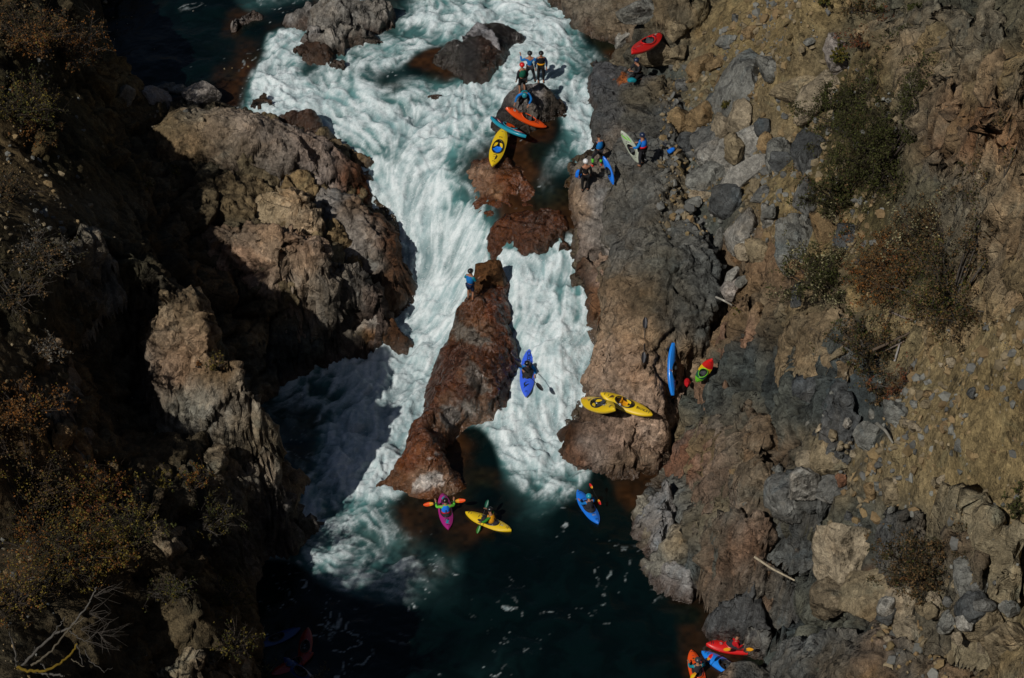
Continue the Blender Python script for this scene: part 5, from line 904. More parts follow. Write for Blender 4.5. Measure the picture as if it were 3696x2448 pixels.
def kw(t): return .335*np.clip(1-np.abs(t)**2.5, 0, 1)**.80
def kdeck(t, y): # deck height for station t and offset y
    w_ = kw(t)+1e-4; base_ = .31+.10*np.abs(t)**2.2-.05*np.abs(t)**6; crown = .075*(1-np.abs(t)**3); return base_-.09+(crown+.03)*(1-np.clip(np.abs(y)/w_, 0, 1)**2.2)
def khull(t): return .0+.15*np.abs(t)**2.6
CKX, CKY, CK0 = .235, .43, -.10
def kayak_mesh():
    ns, nr = 61, 40; V_ = []; T_ = np.sin(np.linspace(-1, 1, ns)*math.pi/2)
    for t in T_:
        w_ = float(kw(t))+.012; top = kdeck(t, 0); bot = float(khull(t)); mid = kdeck(t, w_)
        for k in range(nr):
            a = 2*math.pi*k/nr; c, s = math.cos(a), math.sin(a); yx = w_*math.copysign(abs(c)**.75, c)
            z = mid+(kdeck(t, yx)-mid)*1.0 if s >= 0 else mid-(mid-bot)*abs(s)**.6
            V_.append((yx, t*KL/2, z))
    F_ = []
    for i in range(ns-1):
        for k in range(nr): F_.append((i*nr+k, i*nr+(k+1) % nr, (i+1)*nr+(k+1) % nr, (i+1)*nr+k))
    V_ = np.array(V_); F_ = np.array(F_); cc = V_[F_].mean(1)
    hole = ((cc[:, 0]/CKX)**2+((cc[:, 1]-CK0)/CKY)**2 < .93) & (cc[:, 2] > .2)
    ends = [tuple(range(nr-1, -1, -1)), tuple((ns-1)*nr+k for k in range(nr))]
    return V_, [tuple(f) for f in F_[~hole]]+ends
KV, KF = kayak_mesh()
def ellipse_ring(r=.022, grow=1.04, n=44, lift=.03):
    V_, F_ = [], []; m_ = 8
    for k in range(n):
        a = 2*math.pi*k/n; x_ = CKX*grow*math.cos(a); y_ = CK0+CKY*grow*math.sin(a); z_ = float(kdeck(y_*2/KL, x_))+lift
        d = Vector((math.cos(a)/CKX, math.sin(a)/CKY, 0)).normalized()
        for j in range(m_):
            b = 2*math.pi*j/m_; V_.append((x_+d.x*r*1.3*math.cos(b), y_+d.y*r*1.3*math.cos(b), z_+r*math.sin(b)))
    for k in range(n):
        for j in range(m_): F_.append((k*m_+j, ((k+1) % n)*m_+j, ((k+1) % n)*m_+(j+1) % m_, k*m_+(j+1) % m_))
    return V_, F_
def liner():
    V_, F_ = [], []; n = 32
    for q, (s, dz) in enumerate(((1.03, .02), (1.0, -.03), (.97, -.16), (.7, -.22), (.02, -.235))):
        for k in range(n):
            a = 2*math.pi*k/n; x_ = CKX*s*math.cos(a); y_ = CK0+CKY*s*math.sin(a); V_.append((x_, y_, float(kdeck(CK0*2/KL, x_ if q < 2 else 0))+dz))
    for q in range(4):
        for k in range(n): F_.append((q*n+k, q*n+(k+1) % n, (q+1)*n+(k+1) % n, (q+1)*n+k))
    return V_, F_
def seat():
    V_, F_ = [], []
    pr = [(-.20,.20,.12),(-.20,.19,.34),(-.17,.15,.36),(-.15,.17,.20),(-.05,.18,.14),(.12,.17,.15),(.15,.15,.19)]
    for y_, w_, z_ in pr:
        for s in (-1, -.6, 0, .6, 1): V_.append((s*w_, CK0+y_, z_+.03*abs(s)))
    for i in range(len(pr)-1):
        for k in range(4): F_.append((i*5+k, i*5+k+1, (i+1)*5+k+1, (i+1)*5+k))
    return V_, F_
def thigh(s):
    V_ = []; F_ = []
    for k, (x0, x1, y_) in enumerate(((.23,.20,.0),(.235,.13,.06),(.225,.07,.14),(.19,.05,.22),(.13,.04,.27))):
        z_ = float(kdeck(0, x0))+.015; V_ += [(s*x0, CK0+y_, z_), (s*x1, CK0+y_+.02, z_-.02)]
    for k in range(4): F_.append((2*k, 2*k+1, 2*k+3, 2*k+2))
    return V_, F_
def handle(y_):
    z_ = float(kdeck(y_*2/KL, 0)); pts = [(-.07, y_, z_-.005), (-.05, y_, z_+.035), (0, y_, z_+.045), (.05, y_, z_+.035), (.07, y_, z_-.005)]
    return tubes([(pts, .009, .009)], 6)
_txt = {}
def text_mesh(s, size):
    if (s, size) in _txt: return _txt[(s, size)]
    cu = bpy.data.curves.new('t', 'FONT'); cu.body = s; cu.size = size; cu.align_x = 'CENTER'; cu.align_y = 'CENTER'; cu.extrude = 0; cu.offset = size*.025
    o = bpy.data.objects.new('t', cu); C.objects.link(o); dg = bpy.context.evaluated_depsgraph_get(); me = bpy.data.meshes.new_from_object(o.evaluated_get(dg))
    V_ = np.array([v.co[:] for v in me.vertices]); F_ = [tuple(p.vertices) for p in me.polygons]; bpy.data.objects.remove(o); bpy.data.meshes.remove(me)
    _txt[(s, size)] = (V_, F_); return V_, F_
def drape(V2, F_, cx, cy, ang, mat, par, name, lift=.007):
    V2 = np.array(V2, float); c, s = math.cos(ang), math.sin(ang); x_ = cx+V2[:, 0]*c-V2[:, 1]*s; y_ = cy+V2[:, 0]*s+V2[:, 1]*c
    z_ = kdeck(y_*2/KL, x_)+lift; return py_mesh(name, np.stack([x_, y_, z_], 1), F_, M[mat], par, smooth=False)
def blob2(pts): return [(a, b) for a, b in pts], [tuple(range(len(pts)))]
def strip2(pts, w_):
    P_ = np.array(pts, float); t = np.linspace(0, len(P_)-1, len(P_)*6); k = np.clip(t.astype(int), 0, len(P_)-2); u = (t-k)[:, None]; P_ = P_[k]*(1-u)+P_[k+1]*u
    T_ = np.gradient(P_, axis=0); N_ = np.stack([-T_[:, 1], T_[:, 0]], 1); N_ /= np.linalg.norm(N_, axis=1, keepdims=True)+1e-9; e = np.sin(np.linspace(.15, math.pi-.15, len(P_)))[:, None]
    V_ = np.concatenate([P_+N_*w_*e, P_-N_*w_*e]); n = len(P_); return V_[:, :2], [(i, i+1, n+i+1, n+i) for i in range(n-1)]
def mat_from(loc, fwd, up):
    f = Vector(fwd).normalized(); u = Vector(up); u = (u-f*u.dot(f)).normalized(); r = f.cross(u)
    m_ = Matrix((r, f, u)).transposed().to_4x4(); m_.translation = Vector(loc); return m_
def kayak(col, label, mat4, scale=1.0, seatc='greyd', manned=False, decals=(), zones=None, bands=None):
    root = link(bpy.data.objects.new('kayak', None)); root.matrix_world = mat4 @ Matrix.Diagonal((scale, scale, scale, 1)); tag(root, label, 'kayak')
    h = py_mesh('hull', KV, KF, M['p_'+col], root)
    if zones:      # moulded in several colours: (lowest y, colour)
        for nm, c in zones: h.data.materials.append(M['p_'+c])
        for p in h.data.polygons:
            y_ = p.center[1]+.10*abs(p.center[0]); 
            for q, (y0, c) in enumerate(zones):
                if y_ > y0: p.material_index = q+1
    if bands:      # hull colour below the gunwale, another on the deck
        h.data.materials.append(M['p_'+bands])
        for p in h.data.polygons:
            if p.center[2] > float(kdeck(p.center[1]*2/KL, .33))+.035 and abs(p.center[0]) < .30*(1-abs(p.center[1]/1.3)**2): p.material_index = 1
    py_mesh('coaming', *ellipse_ring(), M['p_black' if zones is None and not bands and col not in ('orange','red') else 'p_'+col], root)
    if not manned:
        py_mesh('cockpit_liner', *liner(), M['p_black'], root); py_mesh('seat', *seat(), M['c_'+seatc], root)
        for s in (-1, 1): py_mesh('thigh_brace', *thigh(s), M['p_'+col if col == 'yellow' else 'c_charcoal'], root)
    else:
        V_, F_ = [], []; n = 32
        for q, (s, dz) in enumerate(((1.12, .015), (1.02, .055), (.8, .075), (.5, .12), (.42, .30))):
            for k in range(n):
                a = 2*math.pi*k/n; x_ = CKX*s*math.cos(a); y_ = CK0+(CKY*s*math.sin(a))+(-.12*(1-s) if q > 1 else 0); V_.append((x_, y_, float(kdeck(CK0*2/KL, min(.2, abs(x_))))+dz))
        for q in range(4):
            for k in range(n): F_.append((q*n+k, q*n+(k+1) % n, (q+1)*n+(k+1) % n, (q+1)*n+k))
        py_mesh('spray_skirt', V_, F_, M['c_charcoal'], root)
    for y_ in (-1.08, 1.08, -.66, .52):
        V_, F_ = handle(y_); np_mesh('grab_handle', V_, F_, M['p_black'], root)
    for d in decals:
        if d[0] == 'text': V_, F_ = text_mesh(d[1], d[2]); drape(V_, F_, d[3], d[4], d[5], 'p_'+d[6], root, 'lettering')
        elif d[0] == 'poly': V_, F_ = blob2(d[1]); drape(V_, F_, 0, 0, 0, 'p_'+d[2], root, 'marking')
        elif d[0] == 'strip': V_, F_ = strip2(d[1], d[2]); drape(V_, F_, 0, 0, 0, 'p_'+d[3], root, 'marking')
        elif d[0] == 'disc':
            n = 18; drape([(d[3]*math.cos(2*math.pi*k/n), d[3]*math.sin(2*math.pi*k/n)) for k in range(n)], [tuple(range(n))], d[1], d[2], 0, 'p_'+d[4], root, 'marking', d[5] if len(d) > 5 else .007)
    return root
def lay(bow, stern, on='land', roll=0.0, lift=0.0, length=KL):
    """matrix of a kayak resting with its bow and stern at two photo points"""
    a, b = land(*bow), land(*stern); c = (a+b)/2; f = a-b
    f = f/np.linalg.norm(f); r = np.cross(f, [0, 0, 1]); r /= np.linalg.norm(r); u = np.cross(r, f)
    u = u*math.cos(roll)+r*math.sin(roll)
    # lift until the keel clears what it lies on, sliding along the sight line so it stays at its place
    cx, cy = (bow[0]+stern[0])/2, (bow[1]+stern[1])/2
    for it in range(3):
        worst = -9
        for t in np.linspace(-.85, .85, 13):
            for s in (-.6, 0, .6):
                q = c+f*t*length/2+r*s*float(kw(t)); bz = q[2]+float(khull(t))+.06*abs(s); worst = max(worst, float(hat(q[0], q[1]))-bz)
        c = W(cx, cy+6, c[2]+max(-.3, min(worst, .5)))
    c = c+np.array([0, 0, lift]); return mat_from(c, f, u), np.linalg.norm(a-b)
SW = [('poly',[(-.10,.62),(.02,.78),(.10,.92),(.06,.74),(.10,.60),(.0,.70)],'navy')]
CROSS = lambda y, a=math.pi/2, c='navy', s=.20: ('text', 'CROSS', s, 0, y, a, c)
def tick(y): return ('strip', [(-.07, y), (.07, y)], .012, 'navy')
# water level lookup for boats afloat
def afloat(px, py, z=0.0): return W(px, py, z)
def float_mat(bow, stern, z=0.0, sink=.12, lean=0.0, z2=None):
    a = W(*bow, z+.22); b = W(*stern, (z if z2 is None else z2)+.22); c = (a+b)/2; f = (a-b)/np.linalg.norm(a-b); r = np.cross(f, [0, 0, 1]); r /= np.linalg.norm(r); u = np.cross(r, f); u = u*math.cos(lean)+r*math.sin(lean)
    c[2] = (z+(z if z2 is None else z2))/2-sink; return mat_from(c, f, u), np.linalg.norm(a-b)
def ext(m_, L): return max(.88, min(1.12, L/KL))
# ---- empty boats
a_ = W(2275, 210, 9.5); b_ = W(2386, 138, 9.0); m_ = mat_from((a_+b_)/2, a_-b_, (-.25, -.45, .85)); L = np.linalg.norm(a_-b_); K_red = kayak('red', 'red kayak resting on grey boulders above the flat rock plateau', m_, ext(m_, L), decals=[('strip',[(-.12,-.70),(.0,-.62),(.10,-.72)],.03,'navy'),('poly',[(.03,-.95),(.10,-.95),(.10,-.80),(.03,-.80)],'white'),('strip',[(-.03,.62),(.05,.85)],.012,'grey')])
m_, L = lay((1830,404), (1954,459), roll=-.12, lift=.05); kayak('orange', 'bright orange kayak with white round badge being handled by a crouching paddler', m_, ext(m_, L), decals=[('disc',0,.80,.075,'whitep'),('disc',0,.80,.045,'charcoal',.011),('text','mcnk',.12,-.12,-.62,math.pi/2,'charcoal'),('disc',.08,-.60,.04,'grey'),('disc',0,.55,.035,'brown')])
m_, L = lay((1768,436), (1892,506), roll=.42, lift=.08); kt = kayak('teal', 'teal kayak lying on its side with red and white stripes and an orange air bag', m_, ext(m_, L), bands='navy', decals=[('strip',[(-.16,.42),(-.10,.62),(.0,.80),(.03,1.0)],.04,'crimson'),('strip',[(-.20,.40),(-.15,.62),(-.04,.80)],.02,'whitep'),('strip',[(-.16,-.40),(-.12,-.70),(0,-1.0)],.05,'crimson'),('strip',[(-.21,-.40),(-.17,-.70),(-.05,-1.0)],.02,'whitep')])
V_, F_ = strip2([(-.05,-.45),(-.03,-.1),(.03,.2)], .17); V3 = np.concatenate([np.c_[V_, np.full(len(V_), .40)], np.c_[V_*.96, np.full(len(V_), .30)]]); n_ = len(V_); py_mesh('air_bag', V3, F_+[tuple(i+n_ for i in f) for f in F_], M['c_red'], kt)
for o in kt.children:
    if o.name.startswith('air_bag'): o.data.materials[0] = M['p_orange']
m_, L = lay((1818,484), (1776,594), roll=.10, lift=.04); kayak('yellow', 'yellow kayak with open scalloped cockpit on the wet brown rock below the teal one', m_, ext(m_, L), seatc='blue', decals=[tick(.92),tick(-.78),('poly',[(.02,-.98),(.10,-.86),(.12,-.70),(.06,-.62),(.03,-.78)],'black'),('strip',[(-.10,.56),(.10,.56)],.012,'brown')])
m_, L = lay((2085,1440), (2252,1500), roll=-.30); kayak('yellow', 'left yellow kayak of the pair on pink rock, a paddle blade under its bow straps', m_, ext(m_, L), decals=[tick(.60),tick(-.98),('poly',[(-.06,-.66),(.04,-.66),(.04,-.54),(-.06,-.54)],'whitep'),('text','m',.07,-.01,-.60,math.pi/2,'black'),('strip',[(.0,1.1),(.02,.9),(.0,.75)],.07,'amber'),('strip',[(0,.75),(0,.35)],.012,'charcoal')])
m_, L = lay((2352,1508), (2166,1434), roll=.15, lift=.10); kayak('yellow', 'right yellow kayak of the pair, dark lettering on its stern and bow over the gap', m_, ext(m_, L), seatc='amber', decals=[CROSS(.74, -math.pi/2, 'black', .17),tick(1.0),tick(-.9),('poly',[(-.10,-.62),(.06,-.72),(.12,-.86),(.0,-.80),(-.10,-.76)],'brown'),('poly',[(.16,-.30),(.22,-.30),(.22,-.20),(.16,-.20)],'whitep')])
def stand(center, z0, fwd, up, col, label, sc=1.0, **k):
    return kayak(col, label, mat_from(center, fwd, up), sc, **k)
a_ = W(2184, 560, 8.35); b_ = W(2222, 666, 7.25); cc_ = (a_+b_)/2; stand(cc_, 0, a_-b_, (-.75, -.62, .22), 'blue', 'blue kayak leaned on edge against the slab behind two waiting kayakers', .96*np.linalg.norm(a_-b_)/KL, decals=[('strip',[(-.15,-.35),(0,-.5),(.15,-.35)],.015,'sky')])
pb = land(2432, 1330); a_ = W(2414, 1236, 4.9); b_ = W(2412, 1430, 3.3); cc_ = (a_+b_)/2; stand(cc_, 0, a_-b_, (.86, -.10, .45), 'sky', 'sky blue kayak carried upright over the dark crevice, hull facing the river', .98*np.linalg.norm(a_-b_)/KL)
a_ = W(2256, 480, 9.0); b_ = W(2312, 578, 7.9); cc_ = (a_+b_)/2; ks = stand(cc_, 0, a_-b_, (-.55, -.80, .25), 'white', 'white and lime green kayak held on edge by a kayaker in a blue jacket', .72, bands='white', decals=[('strip',[(-.12,1.1),(.0,.85),(.15,.5)],.05,'lime'),('strip',[(.18,.9),(.26,.3)],.03,'lime'),('poly',[(-.1,.45),(.1,.45),(.14,.36),(-.14,.36)],'black')])
a_ = W(2580, 1280, 6.3); b_ = W(2514, 1374, 4.3); m_ = mat_from((a_+b_)/2, a_-b_, (-.25, -.9, .1)); kayak('lime', 'red, yellow and green kayak wedged in the crack of the right bank', m_, .74, zones=[(-.75,'dgreen'),(-.15,'yellow'),(.42,'red')], decals=[('disc',0,-.62,.05,'whitep'),('disc',0,-.62,.028,'dgreen',.011)])
# ---- manned boats
mj, L = float_mat((1899,1418), (1910,1258), 1.05, .10, z2=1.75); sj = ext(mj, L)*1.06; kayak('violet', 'violet blue kayak sliding down the foaming right channel with its paddler', mj, sj, manned=True, decals=[CROSS(-.78, math.pi/2, 'navy', .22), tick(-1.12+.2), tick(1.0), ('strip',[(-.02,.78),(.10,.72),(.10,.60),(.0,.56)],.035,'navy'),('strip',[(.13,.86),(.02,.72),(-.12,.62)],.035,'navy'),('strip',[(.2,-.52),(.1,-.62)],.014,'navy'),('strip',[(-.2,-.52),(-.1,-.62)],.014,'navy')])
mk, L = float_mat((1597,1775), (1618,1900), 0); sk_ = ext(mk, L); kayak('magenta', 'magenta kayak with turquoise graphics nosing towards the ridge foot', mk, sk_, manned=True, decals=[('strip',[(.10,1.0),(-.06,.80),(.06,.66),(-.02,.55)],.05,'teal'),('strip',[(-.12,-.70),(.06,-.80),(-.06,-.92),(.1,-1.0)],.05,'teal'),('disc',-.08,-.72,.04,'black'),('disc',.05,-.72,.04,'black')])
ml, L = float_mat((1680,1842), (1846,1908), 0); sl = ext(ml, L); kayak('yellow', 'yellow kayak afloat in the pool beside the magenta one', ml, sl, manned=True, decals=[tick(.95),tick(-1.0),('text','GR',.12,0,-.74,-math.pi/2,'grey')])
mm_, L = float_mat((2087,1766), (2158,1878), 0); sm_ = ext(mm_, L); kayak('blue', 'blue kayak afloat alone on the right side of the pool', mm_, sm_, manned=True, decals=[('text','OS',.15,0,-.72,math.pi,'grey'),('text','w',.15,-.12,.45,1.2,'grey'),tick(.95),tick(-1.0)])
mn, L = float_mat((2770,2333), (2572,2322), 0); sn = 1.08; kayak('red', 'red kayak with white script lettering half hidden by the foreground rock', mn, sn, manned=True, decals=[('text','Wa',.22,-.05,.62,-math.pi/2,'whitep'),('text','G',.14,0,-.72,-math.pi/2,'grey'),tick(-1.0)])
mo, L = float_mat((2500,2356), (2530,2470), 0); so_ = ext(mo, L); kayak('orange', 'orange kayak at the bottom edge pointing up towards the pool', mo, so_, manned=True, decals=[('strip',[(.0,.55),(.02,.66)],.02,'amber'),tick(.85),('disc',-.02,.66,.05,'brown'),('text','mach',.14,-.2,.1,math.pi/2,'charcoal')])
mp, L = float_mat((2562,2362), (2680,2430), 0); kayak('sky', 'blue kayak whose end sticks out from behind the small rock spur', mp, .95, decals=[tick(.95)])
for (bw, stn, cl, lb) in [((1045,2275),(960,2310),'shadeblue','blue kayak with red edge in deep shade at the lower left of the pool'),((1108,2278),(1095,2370),'rust','orange kayak in deep shade right of the shaded blue one'),((1030,2400),(1078,2375),'rust','red orange kayak end in deep shade near the bottom edge'),((1052,2390),(1110,2440),'shadeblue','blue kayak in deep shade at the bottom edge of the pool')]:
    m2, L = float_mat(bw, stn, 0); kayak(cl, lb, m2, max(.8, min(1.0, L/KL)))  # hull colours darkened so these boats sink into the pool's shade
# ---- paddles
def blade_mesh(s):
    V_, F_ = [], []; n = 9
    for k in range(n):
        t = k/(n-1); w_ = .10*math.sin(math.pi*min(1, .12+t*.80))**.7*(1 if t < .95 else .8); y_ = s*(.52+.47*t)
        for j, u in enumerate((-1, -.5, 0, .5, 1)):
            V_.append((u*w_*(1+.1*(t > .5)*u), y_, .03*u*u+.012)); 
    for k in range(n):
        for j, u in enumerate((-1, -.5, 0, .5, 1)): V_.append((V_[k*5+j][0], V_[k*5+j][1], V_[k*5+j][2]-.018))
    o = n*5
    for k in range(n-1):
        for j in range(4):
            a = k*5+j; F_.append((a, a+1, a+6, a+5)); F_.append((o+a, o+a+5, o+a+6, o+a+1))
        F_.append((k*5, k*5+5, o+k*5+5, o+k*5)); F_.append((k*5+4, o+k*5+4, o+k*5+9, k*5+9))
    F_ += [(0, o, o+1, 1), (1, o+1, o+2, 2), (2, o+2, o+3, 3), (3, o+3, o+4, 4)]; e = (n-1)*5
    F_ += [(e+j, e+j+1, o+e+j+1, o+e+j) for j in range(4)]
    return V_, F_
def paddle(p0, p1, cols2, label, up=(0, -.5, .8), tip=None):
    p0, p1 = np.array(p0), np.array(p1); c = (p0+p1)/2; L = np.linalg.norm(p1-p0); s = L/1.98
    root = link(bpy.data.objects.new('paddle', None)); root.matrix_world = mat_from(c, p1-p0, up) @ Matrix.Diagonal((s, s, s, 1)); tag(root, label, 'paddle')
    V_, F_ = tubes([([(0, y_, 0) for y_ in np.linspace(-.60, .60, 7)], .016, .016)], 8); np_mesh('shaft', V_, F_, M['p_black'], root)
    for k, sg in enumerate((-1, 1)):
        b = py_mesh('blade', *blade_mesh(sg), M['p_'+cols2[k]], root, smooth=False)
        if tip: b.data.materials.append(M['p_'+tip]); 
        if tip:
            for p in b.data.polygons:
                if abs(p.center[1]) < .72: p.material_index = 1
    return root
def cam_pt(px, py, y=None, z=None): return W(px, py, z)
paddle(W(1857,1300,3.0), W(1960,1410,2.0), ('black','black'), 'black paddle gripped crosswise by the paddler in the right channel')
paddle(W(1528,1823,.55), W(1680,1806,.75), ('orange','orange'), 'paddle with orange and yellow blades held by the magenta kayak paddler', tip='amber')
paddle(W(1762,1805,.95), W(1722,1926,.02), ('dgreen','green'), 'green bladed paddle dipping beside the yellow pool kayak')
paddle(W(2128,1745,1.2), W(2168,1822,.5), ('red','red'), 'red and yellow bladed paddle of the lone blue kayak paddler', tip='amber')
paddle(W(2572,2362,.8), W(2492,2450,.4), ('red','yellow'), 'paddle with a red blade held by the paddler at the bottom edge', tip='amber')
paddle(W(2612,2345,.45), W(2720,2345,1.1), ('amber','amber'), 'amber bladed paddle lying beside the red kayak')
pa, pc = land(2328, 1172), land(2322, 1322); paddle(pa+[0, 0, .12], pc+[0, 0, .10], ('charcoal','charcoal'), 'dark paddle lying on the tan part of the long slab', up=(0, -.6, .8))
pa, pc = land(2392, 522), land(2448, 590); paddle(pa+[0, 0, .10], pc+[0, 0, .10], ('charcoal','charcoal'), 'dark paddle lying near the back rim of the slab with a blue bag on it')
paddle(W(2262,508,8.6), W(2352,600,7.9), ('navy','charcoal'), 'dark paddle under the arm of the kayaker with the white kayak')
# ---- bags
def bag(p, s, mat, label, name='dry_bag', ang=0.0):
    V_, F_ = stone_shape(3, (s[0], s[1], s[2]), 3, cuts=4, rough=.05); o = py_mesh(name, V_, [tuple(f) for f in F_], M[mat]); o.location = p; o.rotation_euler = (0, 0, ang); return tag(o, label, 'bag')
bag(land(2418,556)+[0,0,.16], (.22,.55,.14), 'c_blue', 'blue mesh bag lying on the dark paddle near the slab rim', ang=-.7)
bag(W(2089,632,6.9), (.26,.22,.5), 'c_blue', 'blue bag hanging from the hand of the white helmet kayaker')
bag(W(2281,290,7.95), (.38,.25,.2), 'c_tealj', 'turquoise pouch in front of the kneeling kayaker on the plateau')
bag(W(2481,1381,3.4), (.22,.5,.2), 'c_crimson', 'small red bag on the lit floor of the dark crevice')
# ---- people
def skin_obj(name, P_, E_, R_, mat, par, root_i=0, sub=1, smooth=True):
    me = bpy.data.meshes.new(name); me.from_pydata([tuple(p) for p in P_], E_, []); o = link(bpy.data.objects.new(name, me), par)
    md = o.modifiers.new('s', 'SKIN'); md.branch_smoothing = .6; md.use_smooth_shade = True
    if not me.skin_vertices: me.attributes  # layer is made by the modifier
    sv = me.skin_vertices[0].data if len(me.skin_vertices) else None
    for k, r in enumerate(R_):
        sv[k].radius = (r, r) if isinstance(r, (int, float)) else r; sv[k].use_root = (k == root_i)
    sb = o.modifiers.new('d', 'SUBSURF'); sb.levels = sub; sb.render_levels = sub
    me.materials.append(mat); dg = bpy.context.evaluated_depsgraph_get(); m2 = bpy.data.meshes.new_from_object(o.evaluated_get(dg)); m2.name = name
    m2.materials.clear(); m2.materials.append(mat); o.modifiers.clear(); o.data = m2; bpy.data.meshes.remove(me)
    m2.polygons.foreach_set('use_smooth', [True]*len(m2.polygons)); return o
BASE = dict(pel=(0,0,.95), sp=(0,0,1.14), ch=(0,.0,1.36), nk=(0,.01,1.52), hd=(0,.03,1.66), shL=(-.18,0,1.43), elL=(-.27,-.02,1.14), wrL=(-.27,.08,.90), shR=(.18,0,1.43), elR=(.27,-.02,1.14), wrR=(.27,.08,.90),
 hpL=(-.10,0,.92), knL=(-.13,.04,.50), anL=(-.13,0,.09), hpR=(.10,0,.92), knR=(.13,.04,.50), anR=(.13,0,.09))
SIT = dict(pel=(0,0,.12), sp=(0,.02,.32), ch=(0,.05,.54), nk=(0,.07,.70), hd=(0,.10,.83), shL=(-.18,.05,.61), elL=(-.30,.18,.42), wrL=(-.30,.40,.45), shR=(.18,.05,.61), elR=(.30,.18,.42), wrR=(.30,.40,.45),
 hpL=(-.10,.02,.12), knL=(-.17,.42,.24), anL=(-.12,.80,.12), hpR=(.10,.02,.12), knR=(.17,.42,.24), anR=(.12,.80,.12))
def person(label, loc, yaw, pose=None, base=BASE, top='c_navy', legs='c_charcoal', helmet='p_black', vest=None, shoes='c_black', bare_legs=False, mat4=None, belt=None, sleeves=True, shin=None, bulk=1.0, hscale=1.0, tip_hand=None):
    J = dict(base); J.update(pose or {}); J = {k: np.array(v, float) for k, v in J.items()}
    root = link(bpy.data.objects.new('person', None)); tag(root, label, 'person')
    root.matrix_world = mat4 if mat4 is not None else Matrix.Translation(Vector(loc)) @ Matrix.Rotation(yaw, 4, 'Z') @ Matrix.Scale(hscale, 4)
    hd = J['hd']; up = (J['hd']-J['nk']); up /= np.linalg.norm(up)
    fw = np.array([0, 1., 0]); fw = fw-up*(fw@up); fw /= np.linalg.norm(fw); sd_ = np.cross(fw, up)
    P_ = [J['pel'], J['sp'], J['ch'], J['nk'], hd-up*.02+fw*.01, hd+up*.07, hd-up*.08+fw*.055, hd+fw*.115-up*.015]
    R_ = [(.13, .10), (.125, .095), (.15, .105), .055, (.078, .09), (.072, .085), (.045, .045), .012]
    E_ = [(0, 1), (1, 2), (2, 3), (3, 4), (4, 5), (4, 6), (4, 7)]
    def add(p, r, par_):
        P_.append(np.array(p)); R_.append(r); E_.append((par_, len(P_)-1)); return len(P_)-1
    for s in ('L', 'R'):
        a = add(J['sh'+s], .062, 2); b = add(J['el'+s], .045, a); w_ = add(J['wr'+s], .030, b)
        d = J['wr'+s]-J['el'+s]; d /= np.linalg.norm(d)+1e-9; sdv_ = np.cross(d, up); sdv_ /= np.linalg.norm(sdv_)+1e-9; nr_ = np.cross(sdv_, d)
        pm = add(J['wr'+s]+d*.07, (.036, .018), w_)
        for q, (off, ln, cu) in enumerate(((-.030, .060, .2), (-.010, .075, .25), (.010, .070, .3), (.030, .055, .4))):
            f1 = add(P_[pm]+sdv_*off+d*.035, .010, pm); f2 = add(P_[f1]+d*ln*.55-nr_*cu*.03, .009, f1); add(P_[f2]+d*ln*.30-nr_*cu*.09, .008, f2)
        t1 = add(J['wr'+s]+d*.04+sdv_*(.040 if s == 'L' else -.040), .011, w_); add(P_[t1]+d*.035+sdv_*(.012 if s == 'L' else -.012)-nr_*.01, .009, t1)
        h_ = add(J['hp'+s], .088, 0); k_ = add(J['kn'+s], .056, h_); cf = add(J['kn'+s]*.65+J['an'+s]*.35+np.array([0, -.01, 0]), .054, k_); an_ = add(J['an'+s], .036, cf)
        tv = np.array([0, .15, -.05]) if base is BASE else np.array([0, .10, .08]); add(J['an'+s]+tv, (.04, .025), an_)
    skin_obj('body', P_, E_, R_, M['skin'], root)
    # face and head cover
    def ball(name, c, rad, mat, par_, sub=2, keep=None):
        V_, F_ = ICO[sub]; Q_ = V_[:, 0:1]*sd_*rad[0]+V_[:, 1:2]*fw*rad[1]+V_[:, 2:3]*up*rad[2]; FF = [tuple(f) for f in F_]
        if keep: FF = [f for f in FF if keep(V_[list(f)].mean(0))]
        return py_mesh(name, Q_+c, FF, M[mat], par_)
    for s in (-1, 1): ball('eye', hd+fw*.088+sd_*s*.030+up*.012, (.011, .008, .009), 'p_black', root, 1)
    ball('mouth', hd+fw*.088-up*.065, (.022, .008, .006), 'c_crimson', root, 1)
    for s in (-1, 1): ball('ear', hd+sd_*s*.085, (.012, .022, .032), 'skin', root, 1)
    if helmet == 'hair': ball('hair', hd+up*.055-fw*.012, (.098, .112, .10), 'hair', root, 3, lambda v: v[2] > -.35 and not (v[1] > .45 and v[2] < .35))
    else:
        h_ = ball('helmet', hd+up*.050-fw*.005, (.128, .145, .125), helmet, root, 3, lambda v: v[2] > -.45 and not (v[1] > .50 and v[2] < .12))
        V_, F_ = tubes([([hd+up*.065+fw*.115+sd_*x_*.1-fw*abs(x_)*.03 for x_ in (-1, -.5, 0, .5, 1)], .012, .012)], 6); np_mesh('visor', V_, F_, M[helmet], h_)
        V_, F_ = tubes([([hd+sd_*.09, hd-up*.10+sd_*.05+fw*.03, hd-up*.125+fw*.05, hd-up*.10-sd_*.05+fw*.03, hd-sd_*.09], .007, .007)], 5); np_mesh('chin_strap', V_, F_, M['c_black'], h_)
    # jacket and trousers
    b_ = bulk; JP = [J['pel'], J['sp'], J['ch'], J['nk']-up*.05]; JR = [(.155*b_, .125*b_), (.145*b_, .12*b_), (.175*b_, .135*b_), .068]; JE = [(0, 1), (1, 2), (2, 3)]
    for s in ('L', 'R'):
        JP.append(J['sh'+s]); JR.append(.088*b_); JE.append((2, len(JP)-1)); JP.append(J['el'+s]); JR.append(.066*b_); JE.append((len(JP)-2, len(JP)-1))
        if sleeves: JP.append(J['wr'+s]*.92+J['el'+s]*.08); JR.append(.044*b_); JE.append((len(JP)-2, len(JP)-1))
    skin_obj('jacket', JP, JE, JR, M[top], root)
